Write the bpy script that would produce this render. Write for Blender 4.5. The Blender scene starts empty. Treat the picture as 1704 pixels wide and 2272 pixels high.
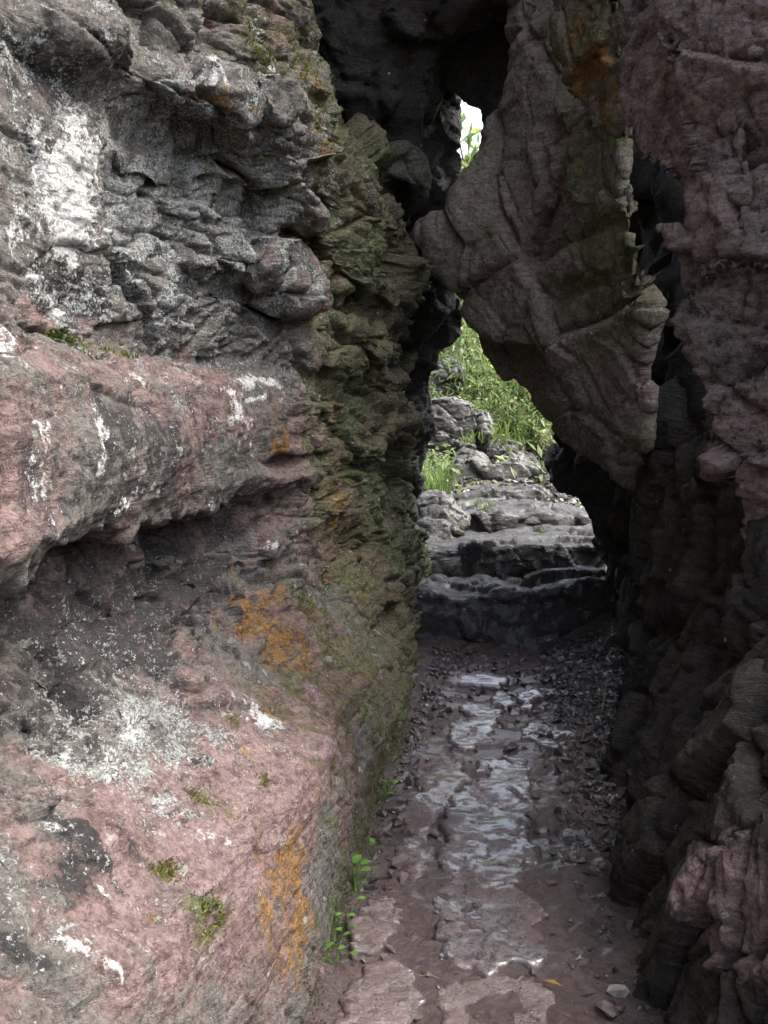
import bpy, math, random
import numpy as np
from mathutils import Vector, Matrix, Euler

random.seed(11)
RNG = np.random.default_rng(11)
SC = bpy.context.scene
COL = SC.collection

# ------------------------------------------------------------------ camera, sky, sun, exposure
CAM_Z = 1.55
PITCH = math.radians(6.05)
FPX = 2230.0                       # focal length in pixels of the 1704 x 2272 photograph
cam_d = bpy.data.cameras.new('camera')
cam = bpy.data.objects.new('camera', cam_d)
COL.objects.link(cam)
cam.location = (0, 0, CAM_Z)
cam.rotation_euler = (math.pi / 2 - PITCH, 0, 0)
cam_d.sensor_fit = 'VERTICAL'
cam_d.sensor_height = 36.0
cam_d.sensor_width = 27.0
cam_d.lens = 36.0 * FPX / 2272.0
cam_d.clip_start = 0.05
cam_d.clip_end = 2000
SC.camera = cam

SUN_DIR = Vector((0.72, 0.02, 1.0)).normalized()      # from the scene towards the sun
world = bpy.data.worlds.new('World')
SC.world = world
world.use_nodes = True
wn = world.node_tree.nodes
wl = world.node_tree.links
wn.clear()
sky = wn.new('ShaderNodeTexSky')
sky.sky_type = 'NISHITA'
sky.sun_disc = False
sky.sun_elevation = math.asin(SUN_DIR.z)
sky.sun_rotation = math.atan2(SUN_DIR.x, SUN_DIR.y)
sky.dust_density = 6.0
sky.air_density = 1.0
hs = wn.new('ShaderNodeHueSaturation')
hs.inputs['Saturation'].default_value = 0.62
bg = wn.new('ShaderNodeBackground')
bg.inputs['Strength'].default_value = 0.15
out = wn.new('ShaderNodeOutputWorld')
wl.new(sky.outputs[0], hs.inputs['Color'])
wl.new(hs.outputs[0], bg.inputs['Color'])
wl.new(bg.outputs[0], out.inputs['Surface'])

sun_d = bpy.data.lights.new('sun', 'SUN')
sun_d.energy = 1.5
sun_d.angle = math.radians(45)
sun_d.color = (1.0, 0.955, 0.89)
sun = bpy.data.objects.new('sun', sun_d)
COL.objects.link(sun)
sun.rotation_euler = SUN_DIR.to_track_quat('Z', 'Y').to_euler()

SC.view_settings.view_transform = 'Standard'
SC.view_settings.look = 'None'
SC.view_settings.exposure = 2.3
SC.view_settings.gamma = 1.0
SC.view_settings.use_curve_mapping = False

# ------------------------------------------------------------------ measuring helpers
CP, SP = math.cos(PITCH), math.sin(PITCH)

def at(px, py, Y):
    """world point seen at photo pixel (px, py) at the forward distance Y (metres)"""
    a = (px - 852.0) / FPX
    b = (1136.0 - py) / FPX
    t = Y / (CP + b * SP)
    return np.array((a * t, Y, CAM_Z + t * (b * CP - SP)))

def smooth(a, b, x):
    t = np.clip((x - a) / (b - a), 0, 1)
    return t * t * (3 - 2 * t)

def path_z(x, y):
    """height of the trodden floor, rising gently to the first step and then outside"""
    z = np.interp(y, [-50, 2.2, 5.4, 5.8, 6.3, 7.1, 8.3, 9.2, 11.0, 13.0, 17.0, 60],
                  [0, 0, 0.20, 0.40, 0.58, 0.66, 0.86, 1.05, 1.55, 2.2, 3.5, 4.0])
    return z

def on_floor(px, py, lift=0.0):
    lo, hi = 1.2, 9.0
    for _ in range(40):
        m = (lo + hi) / 2
        p = at(px, py, m)
        if p[2] > path_z(p[0], m) + lift:
            lo = m
        else:
            hi = m
    return at(px, py, lo)

# ------------------------------------------------------------------ noise
_perm = np.random.default_rng(5).permutation(256).astype(np.int32)
_perm = np.concatenate([_perm, _perm, _perm])
_g = np.random.default_rng(6).normal(size=(256, 3)).astype(np.float32)
_g /= np.linalg.norm(_g, axis=1, keepdims=True)
_j = np.random.default_rng(7).random((256, 4)).astype(np.float32)
_s = np.random.default_rng(8).normal(size=(256, 3)).astype(np.float32)

def perlin(P):
    i = np.floor(P).astype(np.int32)
    f = (P - i).astype(np.float32)
    i &= 255
    u = f * f * f * (f * (f * 6 - 15) + 10)
    r = 0
    for dx in (0, 1):
        a = _perm[(i[:, 0] + dx) & 255]
        wx = u[:, 0] if dx else 1 - u[:, 0]
        for dy in (0, 1):
            b = _perm[(a + i[:, 1] + dy) & 255]
            wy = u[:, 1] if dy else 1 - u[:, 1]
            for dz in (0, 1):
                g = _g[_perm[(b + i[:, 2] + dz) & 255]]
                wz = u[:, 2] if dz else 1 - u[:, 2]
                d = g[:, 0] * (f[:, 0] - dx) + g[:, 1] * (f[:, 1] - dy) + g[:, 2] * (f[:, 2] - dz)
                r = r + wx * wy * wz * d
    return r * 1.5

def fbm(P, octv=4, gain=0.5, ridge=False):
    a, s, r = 1.0, 1.0, 0
    for k in range(octv):
        n = perlin(P * s + 17.3 * k)
        if ridge:
            n = 0.5 - np.abs(n) * 1.4
        r = r + a * n
        a *= gain
        s *= 2.07
    return r

def worley(P):
    """nearest and second distance, id of the nearest cell and the offset to its centre"""
    i = np.floor(P).astype(np.int32)
    f = (P - i).astype(np.float32)
    n = len(P)
    d1 = np.full(n, 9, np.float32); d2 = np.full(n, 9, np.float32)
    idn = np.zeros(n, np.int32); off = np.zeros((n, 3), np.float32)
    for dx in (-1, 0, 1):
        a = _perm[(i[:, 0] + dx) & 255]
        for dy in (-1, 0, 1):
            b = _perm[(a + i[:, 1] + dy) & 255]
            for dz in (-1, 0, 1):
                c = _perm[(b + i[:, 2] + dz) & 255]
                j = _j[c]
                o = np.stack([f[:, 0] - dx - j[:, 0], f[:, 1] - dy - j[:, 1], f[:, 2] - dz - j[:, 2]], 1)
                d = np.sqrt((o * o).sum(1))
                m = d < d1
                d2 = np.where(m, d1, np.minimum(d2, d))
                d1 = np.where(m, d, d1)
                idn = np.where(m, c, idn)
                off = np.where(m[:, None], o, off)
    return d1, d2, idn, off

def facets(P, scale, tilt=0.5, crack=0.0, warp=0.25):
    """broken rock: every cell is a tilted flat face, with sunk joints between"""
    Q = P * np.asarray(scale, np.float32)
    w = np.stack([perlin(Q * 0.9 + 31), perlin(Q * 0.9 + 57), perlin(Q * 0.9 + 83)], 1)
    d1, d2, idn, off = worley(Q + w * warp)
    h = (_j[idn, 3] - 0.5) + tilt * (off * _s[idn]).sum(1)
    if crack:
        h = h - crack * np.exp(-((d2 - d1) / 0.045) ** 2)
    return h

# ------------------------------------------------------------------ mesh helpers
def link(o, parent=None):
    COL.objects.link(o)
    if parent is not None:
        o.parent = parent
    return o

def tag(o, label=None, cat=None, group=None, kind=None):
    if label: o['label'] = label
    if cat: o['category'] = cat
    if group: o['group'] = group
    if kind: o['kind'] = kind
    return o

def mesh_np(name, V, F, mat, smooth_on=True, attrs=None):
    me = bpy.data.meshes.new(name)
    V = np.ascontiguousarray(V, np.float32)
    F = np.ascontiguousarray(F, np.int32)
    k = F.shape[1]
    me.vertices.add(len(V)); me.vertices.foreach_set('co', V.ravel())
    me.loops.add(F.size); me.loops.foreach_set('vertex_index', F.ravel())
    me.polygons.add(len(F))
    me.polygons.foreach_set('loop_start', np.arange(0, F.size, k, dtype=np.int32))
    me.polygons.foreach_set('loop_total', np.full(len(F), k, np.int32))
    me.polygons.foreach_set('use_smooth', np.full(len(F), smooth_on, bool))
    me.update(calc_edges=True)
    if attrs:
        for an, arr in attrs.items():
            at_ = me.attributes.new(an, 'FLOAT_COLOR', 'POINT')
            c = np.ones((len(V), 4), np.float32)
            c[:, :3] = arr
            at_.data.foreach_set('color', c.ravel())
    me.materials.append(mat)
    return me

def obj(name, me, parent=None):
    return link(bpy.data.objects.new(name, me), parent)

def empty(name, loc):
    o = bpy.data.objects.new(name, None)
    o.empty_display_size = 0.2
    o.location = loc
    return link(o)

def put_under(o, root):
    """parent o to root without moving it"""
    o.parent = root
    o.matrix_parent_inverse = Matrix.Translation(root.location).inverted()

def vnormals(V, F):
    a, b, c = V[F[:, 0]], V[F[:, 1]], V[F[:, 2]]
    n = np.cross(b - a, c - a)
    if F.shape[1] == 4:
        n = n + np.cross(c - a, V[F[:, 3]] - a)
    N = np.zeros_like(V)
    for k in range(F.shape[1]):
        for ax in range(3):
            N[:, ax] += np.bincount(F[:, k], n[:, ax], len(V))
    N /= np.maximum(np.linalg.norm(N, axis=1, keepdims=True), 1e-9)
    return N

def subdivide(V, F):
    E = np.stack([F, np.roll(F, -1, 1)], 2).reshape(-1, 2)
    Es = np.sort(E, 1)
    key = Es[:, 0].astype(np.int64) * len(V) + Es[:, 1]
    u, inv = np.unique(key, return_inverse=True)
    ea, eb = u // len(V), u % len(V)
    EV = (V[ea] + V[eb]) / 2
    FC = V[F].mean(1)
    e = inv.reshape(-1, 4) + len(V)
    c = np.arange(len(F)) + len(V) + len(EV)
    NF = np.concatenate([np.stack([F[:, k], e[:, k], c, e[:, k - 1]], 1) for k in range(4)])
    return np.concatenate([V, EV, FC]), NF

def surface_nets(D, o, h):
    """zero surface of the grid D (negative inside) as quads"""
    S = D < 0
    nx, ny, nz = D.shape
    cs = np.zeros((nx - 1, ny - 1, nz - 1), np.int8)
    for dx in (0, 1):
        for dy in (0, 1):
            for dz in (0, 1):
                cs += S[dx:nx - 1 + dx, dy:ny - 1 + dy, dz:nz - 1 + dz]
    act = (cs > 0) & (cs < 8)
    ii = np.argwhere(act)
    idx = np.full(act.shape, -1, np.int32)
    idx[act] = np.arange(len(ii))
    acc = np.zeros((len(ii), 3)); cnt = np.zeros(len(ii))
    corners = [(a, b, c) for a in (0, 1) for b in (0, 1) for c in (0, 1)]
    for p in corners:
        for ax in range(3):
            if p[ax] == 0:
                q = list(p); q[ax] = 1
                da = D[ii[:, 0] + p[0], ii[:, 1] + p[1], ii[:, 2] + p[2]]
                db = D[ii[:, 0] + q[0], ii[:, 1] + q[1], ii[:, 2] + q[2]]
                m = (da < 0) != (db < 0)
                t = np.where(m, da / np.where(m, da - db, 1), 0)
                pt = np.tile(np.array(p, float), (len(ii), 1)); pt[:, ax] += t
                acc[m] += pt[m]; cnt += m
    V = (ii + acc / cnt[:, None]) * h + np.asarray(o)
    faces = []
    for ax in range(3):
        sl0 = [slice(None)] * 3; sl1 = [slice(None)] * 3
        sl0[ax] = slice(0, -1); sl1[ax] = slice(1, None)
        a, b = S[tuple(sl0)], S[tuple(sl1)]
        u, w = [(1, 2), (2, 0), (0, 1)][ax]
        for flip, m in ((False, a & ~b), (True, ~a & b)):
            q = np.argwhere(m)
            ok = (q[:, u] > 0) & (q[:, w] > 0) & (q[:, u] < D.shape[u] - 1) & (q[:, w] < D.shape[w] - 1)
            q = q[ok]
            if not len(q): continue
            def g(du, dw):
                r = q.copy(); r[:, u] -= du; r[:, w] -= dw
                return idx[r[:, 0], r[:, 1], r[:, 2]]
            f = np.stack([g(1, 1), g(0, 1), g(0, 0), g(1, 0)], 1)
            faces.append(f[:, ::-1] if flip else f)
    return V, np.concatenate(faces)

def poly_sd(poly, X, Z):
    """signed distance to a polygon, negative inside"""
    P = np.asarray(poly, float)
    d = np.full(X.shape, 1e9); ins = np.zeros(X.shape, bool)
    for k in range(len(P)):
        a, b = P[k], P[(k + 1) % len(P)]
        e = b - a
        wx, wz = X - a[0], Z - a[1]
        t = np.clip((wx * e[0] + wz * e[1]) / max(e @ e, 1e-12), 0, 1)
        d = np.minimum(d, (wx - e[0] * t) ** 2 + (wz - e[1] * t) ** 2)
        c = (a[1] > Z) != (b[1] > Z)
        xi = a[0] + (Z - a[1]) / (e[1] if abs(e[1]) > 1e-12 else 1e-12) * e[0]
        ins ^= c & (X < xi)
    d = np.sqrt(d)
    return np.where(ins, -d, d)

def smax(a, b, k):
    h = np.clip(0.5 + 0.5 * (a - b) / k, 0, 1)
    return b + (a - b) * h + k * h * (1 - h)

def rbf(pts):
    """smooth surface through (x, z, value) points"""
    P = np.asarray(pts, float)
    n = len(P)
    r = np.hypot(P[:, None, 0] - P[None, :, 0], P[:, None, 1] - P[None, :, 1])
    A = np.zeros((n + 3, n + 3))
    A[:n, :n] = r + np.eye(n) * 1e-6
    A[:n, n] = 1; A[:n, n + 1:n + 3] = P[:, :2]
    A[n:, :n] = A[:n, n:].T
    A[n:, n:] -= np.eye(3) * 1e-9
    w = np.linalg.solve(A, np.concatenate([P[:, 2], [0, 0, 0]]))
    def f(X, Z):
        v = w[n] + w[n + 1] * X + w[n + 2] * Z
        for k in range(n):
            v = v + w[k] * np.hypot(X - P[k, 0], Z - P[k, 1])
        return v
    return f


# ------------------------------------------------------------------ materials
class NT:
    def __init__(self, name):
        self.m = bpy.data.materials.new(name)
        self.m.use_nodes = True
        self.t = self.m.node_tree
        self.t.nodes.clear()
        self.out = self.n('ShaderNodeOutputMaterial')
        self.b = self.n('ShaderNodeBsdfPrincipled')
        self.l(self.b.outputs[0], self.out.inputs['Surface'])
        self.pos = self.n('ShaderNodeNewGeometry').outputs['Position']
    def n(self, k): return self.t.nodes.new(k)
    def l(self, a, b): self.t.links.new(a, b)
    def set(self, sock, v):
        if hasattr(v, 'is_linked') or isinstance(v, bpy.types.NodeSocket): self.l(v, sock)
        elif isinstance(v, (tuple, list)): sock.default_value = (*v, 1.0) if len(v) == 3 and len(sock.default_value) == 4 else v
        else: sock.default_value = v
    def math(self, op, a, b=0.0, clamp=False):
        n = self.n('ShaderNodeMath'); n.operation = op; n.use_clamp = clamp
        self.set(n.inputs[0], a); self.set(n.inputs[1], b)
        return n.outputs[0]
    def scale(self, v, s):
        n = self.n('ShaderNodeVectorMath'); n.operation = 'MULTIPLY'
        self.l(v, n.inputs[0]); n.inputs[1].default_value = s
        return n.outputs[0]
    def noise(self, s, detail=6, rough=0.6, vec=None, dist=0.0, off=0.0):
        n = self.n('ShaderNodeTexNoise')
        v = vec if vec is not None else self.pos
        if off:
            a = self.n('ShaderNodeVectorMath'); a.operation = 'ADD'
            self.l(v, a.inputs[0]); a.inputs[1].default_value = (off, off * 1.7, off * 0.6); v = a.outputs[0]
        self.l(v, n.inputs['Vector'])
        n.inputs['Scale'].default_value = s; n.inputs['Detail'].default_value = detail
        n.inputs['Roughness'].default_value = rough; n.inputs['Distortion'].default_value = dist
        return n.outputs['Fac']
    def voro(self, s, feature='F1', vec=None, out='Distance'):
        n = self.n('ShaderNodeTexVoronoi'); n.feature = feature
        self.l(vec if vec is not None else self.pos, n.inputs['Vector'])
        n.inputs['Scale'].default_value = s
        return n.outputs[out]
    def ramp(self, x, a, b):
        n = self.n('ShaderNodeMapRange'); n.interpolation_type = 'SMOOTHSTEP'
        self.set(n.inputs['Value'], x); n.inputs['From Min'].default_value = a; n.inputs['From Max'].default_value = b
        return n.outputs['Result']
    def mix(self, f, a, b, mode='MIX'):
        n = self.n('ShaderNodeMix'); n.data_type = 'RGBA'; n.blend_type = mode
        self.set(n.inputs[0], f); self.set(n.inputs[6], a); self.set(n.inputs[7], b)
        return n.outputs[2]
    def attr(self, name):
        n = self.n('ShaderNodeAttribute'); n.attribute_name = name
        s = self.n('ShaderNodeSeparateColor'); self.l(n.outputs['Color'], s.inputs[0])
        return s.outputs
    def bump(self, h, strength, dist, normal=None):
        n = self.n('ShaderNodeBump'); n.inputs['Strength'].default_value = strength
        n.inputs['Distance'].default_value = dist
        self.set(n.inputs['Height'], h)
        if normal is not None: self.l(normal, n.inputs['Normal'])
        return n.outputs[0]

def mat_rock(name, c_lo=(0.108, 0.070, 0.066), c_hi=(0.31, 0.225, 0.207), c_grey=(0.160, 0.149, 0.136),
             grey=0.5, dark=0.35, lichen=0.35, film=0.3, wet=0.0, fine=1.0, masks=False, coat=0.0):
    """weathered sandstone: mottled body, dark crust, pale and green-grey crust lichen, moss film"""
    t = NT(name)
    a = t.attr('ma') if masks else None        # white lichen, dark crust, orange lichen
    b = t.attr('mb') if masks else None        # moss film, clean pink stone, grey lichen speckle
    def S(scale, k=3.5, **kw):                 # noise spread evenly about zero
        return t.math('MULTIPLY', t.math('SUBTRACT', t.noise(scale, **kw), 0.5), k)
    def mad(*terms):
        r = None
        for x, w in terms:
            y = t.math('MULTIPLY', x, w) if x is not None else w
            r = y if r is None else t.math('ADD', r, y)
        return r
    st = t.scale(t.pos, (1.0, 1.0, 3.6))
    run = t.scale(t.pos, (1.0, 1.0, 0.30))
    s_big = S(2.3, detail=5)
    s_mid = S(9, detail=8, rough=0.68, off=3.1)
    s_str = S(12, detail=8, rough=0.72, vec=st, dist=0.7, off=1.7)
    s_run = S(11, detail=7, rough=0.68, vec=run, dist=0.4, off=2.2)
    s_fin = S(48, detail=5, rough=0.72, off=5.5)
    s_grn = S(150, detail=3, rough=0.7, off=8.8)
    col = t.mix(t.ramp(mad((s_str, .6), (s_fin, .5), (s_grn, .3)), -0.5, 0.5), c_lo, c_hi)
    gs = t.math('ADD', mad((s_big, .6), (s_mid, .5), (s_fin, .25)), (grey - 0.5) * 1.6)
    if masks: gs = t.math('ADD', t.math('SUBTRACT', gs, t.math('MULTIPLY', b[1], 1.2)), t.math('MULTIPLY', b[2], 0.5))
    gcol = t.mix(t.ramp(mad((s_fin, .6), (s_grn, .4)), -0.4, 0.4), tuple(c * 0.62 for c in c_grey), tuple(min(1, c * 1.5) for c in c_grey))
    col = t.mix(t.ramp(gs, -0.25, 0.25), col, gcol)
    if masks:
        pk = t.math('ADD', mad((b[1], 1.3), (s_mid, .45), (s_fin, .25)), -0.62)
        col = t.mix(t.math('MULTIPLY', t.ramp(pk, -0.2, 0.3), 0.85), col, t.mix(t.ramp(mad((s_fin, .6), (s_str, .4), (s_grn, .3)), -0.5, 0.5), (0.158, 0.106, 0.107), (0.380, 0.280, 0.268)))
    # moss film, olive to green
    fm = mad((s_run, .5), (s_mid, .45), (s_fin, .3))
    fm = t.math('ADD', fm, t.math('MULTIPLY', b[0], 1.5)) if masks else fm
    fm = t.math('ADD', fm, -0.75 if masks else (film - 0.5) * 2)
    fcol = t.mix(t.ramp(mad((s_fin, .6), (s_grn, .5)), -0.45, 0.45), (0.045, 0.041, 0.015), (0.165, 0.145, 0.055))
    fcol = t.mix(t.ramp(s_big, -0.2, 0.35), fcol, t.mix(t.ramp(s_fin, -0.4, 0.4), (0.042, 0.060, 0.014), (0.155, 0.185, 0.045)))
    col = t.mix(t.math('MULTIPLY', t.ramp(fm, -0.1, 0.35), 0.72), col, fcol)
    # black crust
    dk = mad((s_mid, .5), (s_run, .45), (s_fin, .45), (s_grn, .15))
    dk = t.math('ADD', dk, (dark - 0.5) * 2)
    if masks:
        dk = t.math('ADD', dk, mad((a[1], 1.0), (b[1], -0.45)))
    col = t.mix(t.math('MULTIPLY', t.ramp(dk, -0.05, 0.25), 0.86), col, (0.032, 0.029, 0.031))
    # green-grey speckle lichen
    sp = mad((S(75, detail=4, rough=0.75, off=12.0), .75), (s_mid, .4), (s_run, .35), (s_grn, .25))
    sp = t.math('ADD', sp, (lichen - 0.5) * 2)
    if masks: sp = t.math('ADD', sp, t.math('MULTIPLY', b[2], 0.72))
    spf = t.ramp(sp, 0.0, 0.16)
    col = t.mix(t.math('MULTIPLY', spf, 0.82), col, t.mix(t.ramp(s_grn, -0.4, 0.4), (0.20, 0.225, 0.215), (0.52, 0.54, 0.53)))
    if masks:
        of = t.math('ADD', mad((a[2], 1.35), (s_run, .55), (s_fin, .45), (s_mid, .3)), -0.68)
        col = t.mix(t.math('MULTIPLY', t.ramp(of, -0.12, 0.38), 0.84), col, t.mix(t.ramp(mad((s_fin, .6), (s_grn, .4)), -0.4, 0.4), (0.16, 0.075, 0.022), (0.42, 0.225, 0.055)))
        wf = t.math('ADD', mad((a[0], 1.35), (s_mid, .5), (s_fin, .62), (s_run, .35), (s_grn, .3)), -0.86)
        wcol = t.mix(t.ramp(mad((s_grn, .5), (s_fin, .5)), -0.4, 0.4), (0.52, 0.515, 0.505), (0.88, 0.875, 0.865))
        col = t.mix(t.math('MULTIPLY', t.ramp(wf, -0.10, 0.38), 0.94), col, wcol)
    # round crust-lichen rosettes
    wv = t.n('ShaderNodeVectorMath'); wv.operation = 'MULTIPLY_ADD'
    nz = t.n('ShaderNodeTexNoise'); nz.inputs['Scale'].default_value = 38; nz.inputs['Detail'].default_value = 4
    t.l(t.pos, nz.inputs['Vector']); t.l(nz.outputs['Color'], wv.inputs[0]); wv.inputs[1].default_value = (.05, .05, .05); t.l(t.pos, wv.inputs[2])
    vo = t.n('ShaderNodeTexVoronoi'); vo.inputs['Scale'].default_value = 17; t.l(wv.outputs[0], vo.inputs['Vector'])
    sc = t.n('ShaderNodeSeparateColor'); t.l(vo.outputs['Color'], sc.inputs[0])
    rad = t.math('MULTIPLY', t.math('SUBTRACT', sc.outputs[0], 0.80 - 0.35 * max(lichen, 0)), 1.1)
    if masks: rad = t.math('ADD', rad, t.math('MULTIPLY', b[2], 0.10))
    if masks: rad = t.math('SUBTRACT', rad, t.ramp(wf, -0.1, 0.3))
    rf = t.ramp(t.math('ADD', t.math('SUBTRACT', rad, vo.outputs['Distance']), t.math('MULTIPLY', s_fin, 0.10)), 0.0, 0.07)
    col = t.mix(t.math('MULTIPLY', rf, t.math('ADD', 0.35, t.math('MULTIPLY', sc.outputs[1], 0.45))), col, t.mix(t.ramp(mad((s_grn, .6), (s_fin, .4)), -0.4, 0.4), (0.25, 0.26, 0.235), (0.56, 0.57, 0.53)))
    # scattered pale grains
    gr = mad((S(105, detail=2, rough=0.6, off=20.0), .8), (s_mid, .45))
    col = t.mix(t.math('MULTIPLY', t.ramp(gr, 0.60, 0.72), 0.5 if lichen > 0.2 else 0.2), col, (0.66, 0.66, 0.64))
    t.l(col, t.b.inputs['Base Color'])
    t.l(t.math('SUBTRACT', 0.93, t.math('MULTIPLY', t.ramp(s_mid, -0.3, 0.4), 0.12 + wet * 0.55)), t.b.inputs['Roughness'])
    t.b.inputs['Specular IOR Level'].default_value = 0.25 + 0.35 * wet
    t.b.inputs['Coat Weight'].default_value = coat
    t.b.inputs['Coat Roughness'].default_value = 0.22
    h = mad((s_str, .55), (s_mid, .5), (s_fin, .22), (s_grn, .07), (spf, .04))
    t.l(t.bump(h, 1.0, 0.024 * fine), t.b.inputs['Normal'])
    return t.m

def mat_plain(name, lo, hi, scale=30, rough=0.85, rough_hi=None, bump=0.3, dist=0.01, spec=0.3, trans=None):
    t = NT(name)
    n = t.noise(scale, 6, 0.65)
    m = t.noise(scale * 0.16, 5, 0.6, off=4)
    f = t.ramp(t.math('ADD', t.math('MULTIPLY', n, 0.6), t.math('MULTIPLY', m, 0.4)), 0.33, 0.67)
    t.l(t.mix(f, lo, hi), t.b.inputs['Base Color'])
    if rough_hi is None: t.b.inputs['Roughness'].default_value = rough
    else: t.l(t.math('ADD', t.math('MULTIPLY', t.ramp(m, 0.35, 0.65), rough_hi - rough), rough), t.b.inputs['Roughness'])
    t.b.inputs['Specular IOR Level'].default_value = spec
    if bump: t.l(t.bump(n, bump, dist), t.b.inputs['Normal'])
    return t.m

def mat_leaf(name, lo, hi, back=0.5):
    t = NT(name)
    oi = t.n('ShaderNodeObjectInfo')
    n = t.noise(7, 3, 0.6)
    f = t.math('ADD', t.ramp(n, 0.3, 0.7), t.math('MULTIPLY', t.math('SUBTRACT', oi.outputs['Random'], 0.5), 0.5), True)
    c = t.mix(f, lo, hi)
    t.l(c, t.b.inputs['Base Color'])
    t.b.inputs['Roughness'].default_value = 0.5
    tr = t.n('ShaderNodeBsdfTranslucent'); t.l(c, tr.inputs['Color'])
    mx = t.n('ShaderNodeMixShader'); mx.inputs[0].default_value = back
    t.l(t.b.outputs[0], mx.inputs[1]); t.l(tr.outputs[0], mx.inputs[2]); t.l(mx.outputs[0], t.out.inputs['Surface'])
    return t.m

def mat_wet(name, lo, hi, rlo=0.16, rhi=0.6, bump=0.5, sq=2.0, coat=0.0):
    """trodden stone or soil with a film of water that comes and goes"""
    t = NT(name)
    st = t.scale(t.pos, (1.0, sq, 1.0))
    n = t.noise(26, 8, 0.72, vec=st, dist=0.5)
    m = t.noise(6, 7, 0.68, off=4)
    g = t.noise(140, 4, 0.75, off=7)
    pb = t.voro(70)
    v = t.math('ADD', t.math('MULTIPLY', n, 0.5), t.math('MULTIPLY', g, 0.5))
    col = t.mix(t.ramp(v, 0.40, 0.60), lo, hi)
    col = t.mix(t.math('MULTIPLY', t.ramp(m, 0.47, 0.60), 0.65), col, t.mix(t.ramp(g, 0.42, 0.6), (0.045, 0.027, 0.025), (0.12, 0.07, 0.062)))
    col = t.mix(t.math('MULTIPLY', t.ramp(t.noise(34, 6, 0.7, off=9), 0.58, 0.66), 0.7), col, (0.03, 0.025, 0.024))
    t.l(col, t.b.inputs['Base Color'])
    w = t.ramp(t.math('ADD', t.math('MULTIPLY', m, 0.7), t.math('MULTIPLY', n, 0.3)), 0.47, 0.60)
    t.l(t.math('ADD', rlo, t.math('MULTIPLY', w, rhi - rlo)), t.b.inputs['Roughness'])
    t.b.inputs['Specular IOR Level'].default_value = 0.8
    t.l(t.math('MULTIPLY', t.math('SUBTRACT', 1.0, w), coat), t.b.inputs['Coat Weight'])
    t.b.inputs['Coat Roughness'].default_value = 0.12
    h = t.math('ADD', t.math('MULTIPLY', n, 0.8), t.math('ADD', t.math('MULTIPLY', g, 0.22), t.math('MULTIPLY', pb, 0.10)))
    t.l(t.bump(h, bump, 0.03), t.b.inputs['Normal'])
    return t.m

M = {}
M['wall'] = mat_rock('lichen_sandstone', masks=True, dark=0.41, lichen=0.29, grey=0.64)
M['slab'] = mat_rock('shaded_sandstone', c_lo=(0.14, 0.104, 0.096), c_hi=(0.42, 0.325, 0.30), c_grey=(0.24, 0.218, 0.178), grey=0.6, dark=0.27, lichen=0.14, masks=True, fine=1.4)
M['deep'] = mat_rock('shade_dark_rock', c_lo=(0.022, 0.018, 0.016), c_hi=(0.06, 0.048, 0.043), c_grey=(0.035, 0.033, 0.028), grey=0.5, dark=0.4, lichen=0.0, film=0.3)  # sandstone copy darkened so its colour stands in for crevice shade
M['low'] = mat_rock('low_sandstone', c_lo=(0.034, 0.028, 0.026), c_hi=(0.11, 0.090, 0.081), c_grey=(0.065, 0.060, 0.051), grey=0.6, dark=0.30, lichen=0.06, masks=True)
M['block'] = mat_rock('pink_sandstone', c_lo=(0.14, 0.100, 0.100), c_hi=(0.46, 0.355, 0.345), c_grey=(0.19, 0.17, 0.165), grey=0.42, dark=0.36, lichen=0.15, masks=True, fine=1.3)
M['dark'] = mat_rock('shade_dark_wet_rock', c_lo=(0.025, 0.021, 0.020), c_hi=(0.06, 0.05, 0.047), c_grey=(0.04, 0.04, 0.036), grey=0.6, dark=0.5, lichen=0.0, wet=0.8)  # wet rock coloured near black to carry the shade of the passage
M['olive'] = mat_rock('olive_rock', c_lo=(0.06, 0.045, 0.042), c_hi=(0.15, 0.115, 0.105), c_grey=(0.085, 0.08, 0.066), grey=0.7, dark=0.35, lichen=0.05, film=0.42)
M['step'] = mat_rock('grey_step_rock', c_lo=(0.018, 0.016, 0.018), c_hi=(0.075, 0.067, 0.070), c_grey=(0.042, 0.041, 0.043), grey=0.6, dark=0.38, lichen=0.05, wet=0.9, film=0.12, coat=0.2)  # dark wet rock, toned down further to put the steps' shade into the colour
M['outer'] = mat_rock('grey_outer_rock', c_lo=(0.045, 0.041, 0.043), c_hi=(0.17, 0.156, 0.156), c_grey=(0.10, 0.098, 0.095), grey=0.7, dark=0.42, lichen=0.2, wet=0.6, film=0.2, coat=0.25)  # grey rock also lowered in tone for the shade just outside
M['soil'] = mat_wet('red_soil', (0.036, 0.024, 0.023), (0.115, 0.080, 0.076), 0.28, 0.8, 0.9, sq=1.2, coat=0.4)
M['wet'] = mat_wet('wet_stone', (0.055, 0.046, 0.050), (0.17, 0.145, 0.15), 0.12, 0.42, 0.30, sq=1.3, coat=1.0)
M['damp'] = mat_wet('damp_stone', (0.065, 0.047, 0.047), (0.17, 0.128, 0.125), 0.20, 0.6, 0.5, sq=1.3, coat=0.8)
M['shard'] = mat_plain('dark_shard', (0.030, 0.027, 0.028), (0.095, 0.083, 0.082), 40, 0.18, 0.6, 0.35, 0.006, 0.5)
M['shard_red'] = mat_plain('red_shard', (0.045, 0.033, 0.032), (0.13, 0.096, 0.09), 40, 0.4, 0.9, 0.35, 0.006, 0.4)
M['pale'] = mat_plain('pale_stone', (0.16, 0.14, 0.135), (0.34, 0.31, 0.30), 40, 0.6, 0.9, 0.3, 0.006, 0.4)
M['earth'] = mat_plain('hillside_earth', (0.030, 0.032, 0.018), (0.095, 0.085, 0.065), 22, 0.95, None, 0.5, 0.05)
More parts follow.
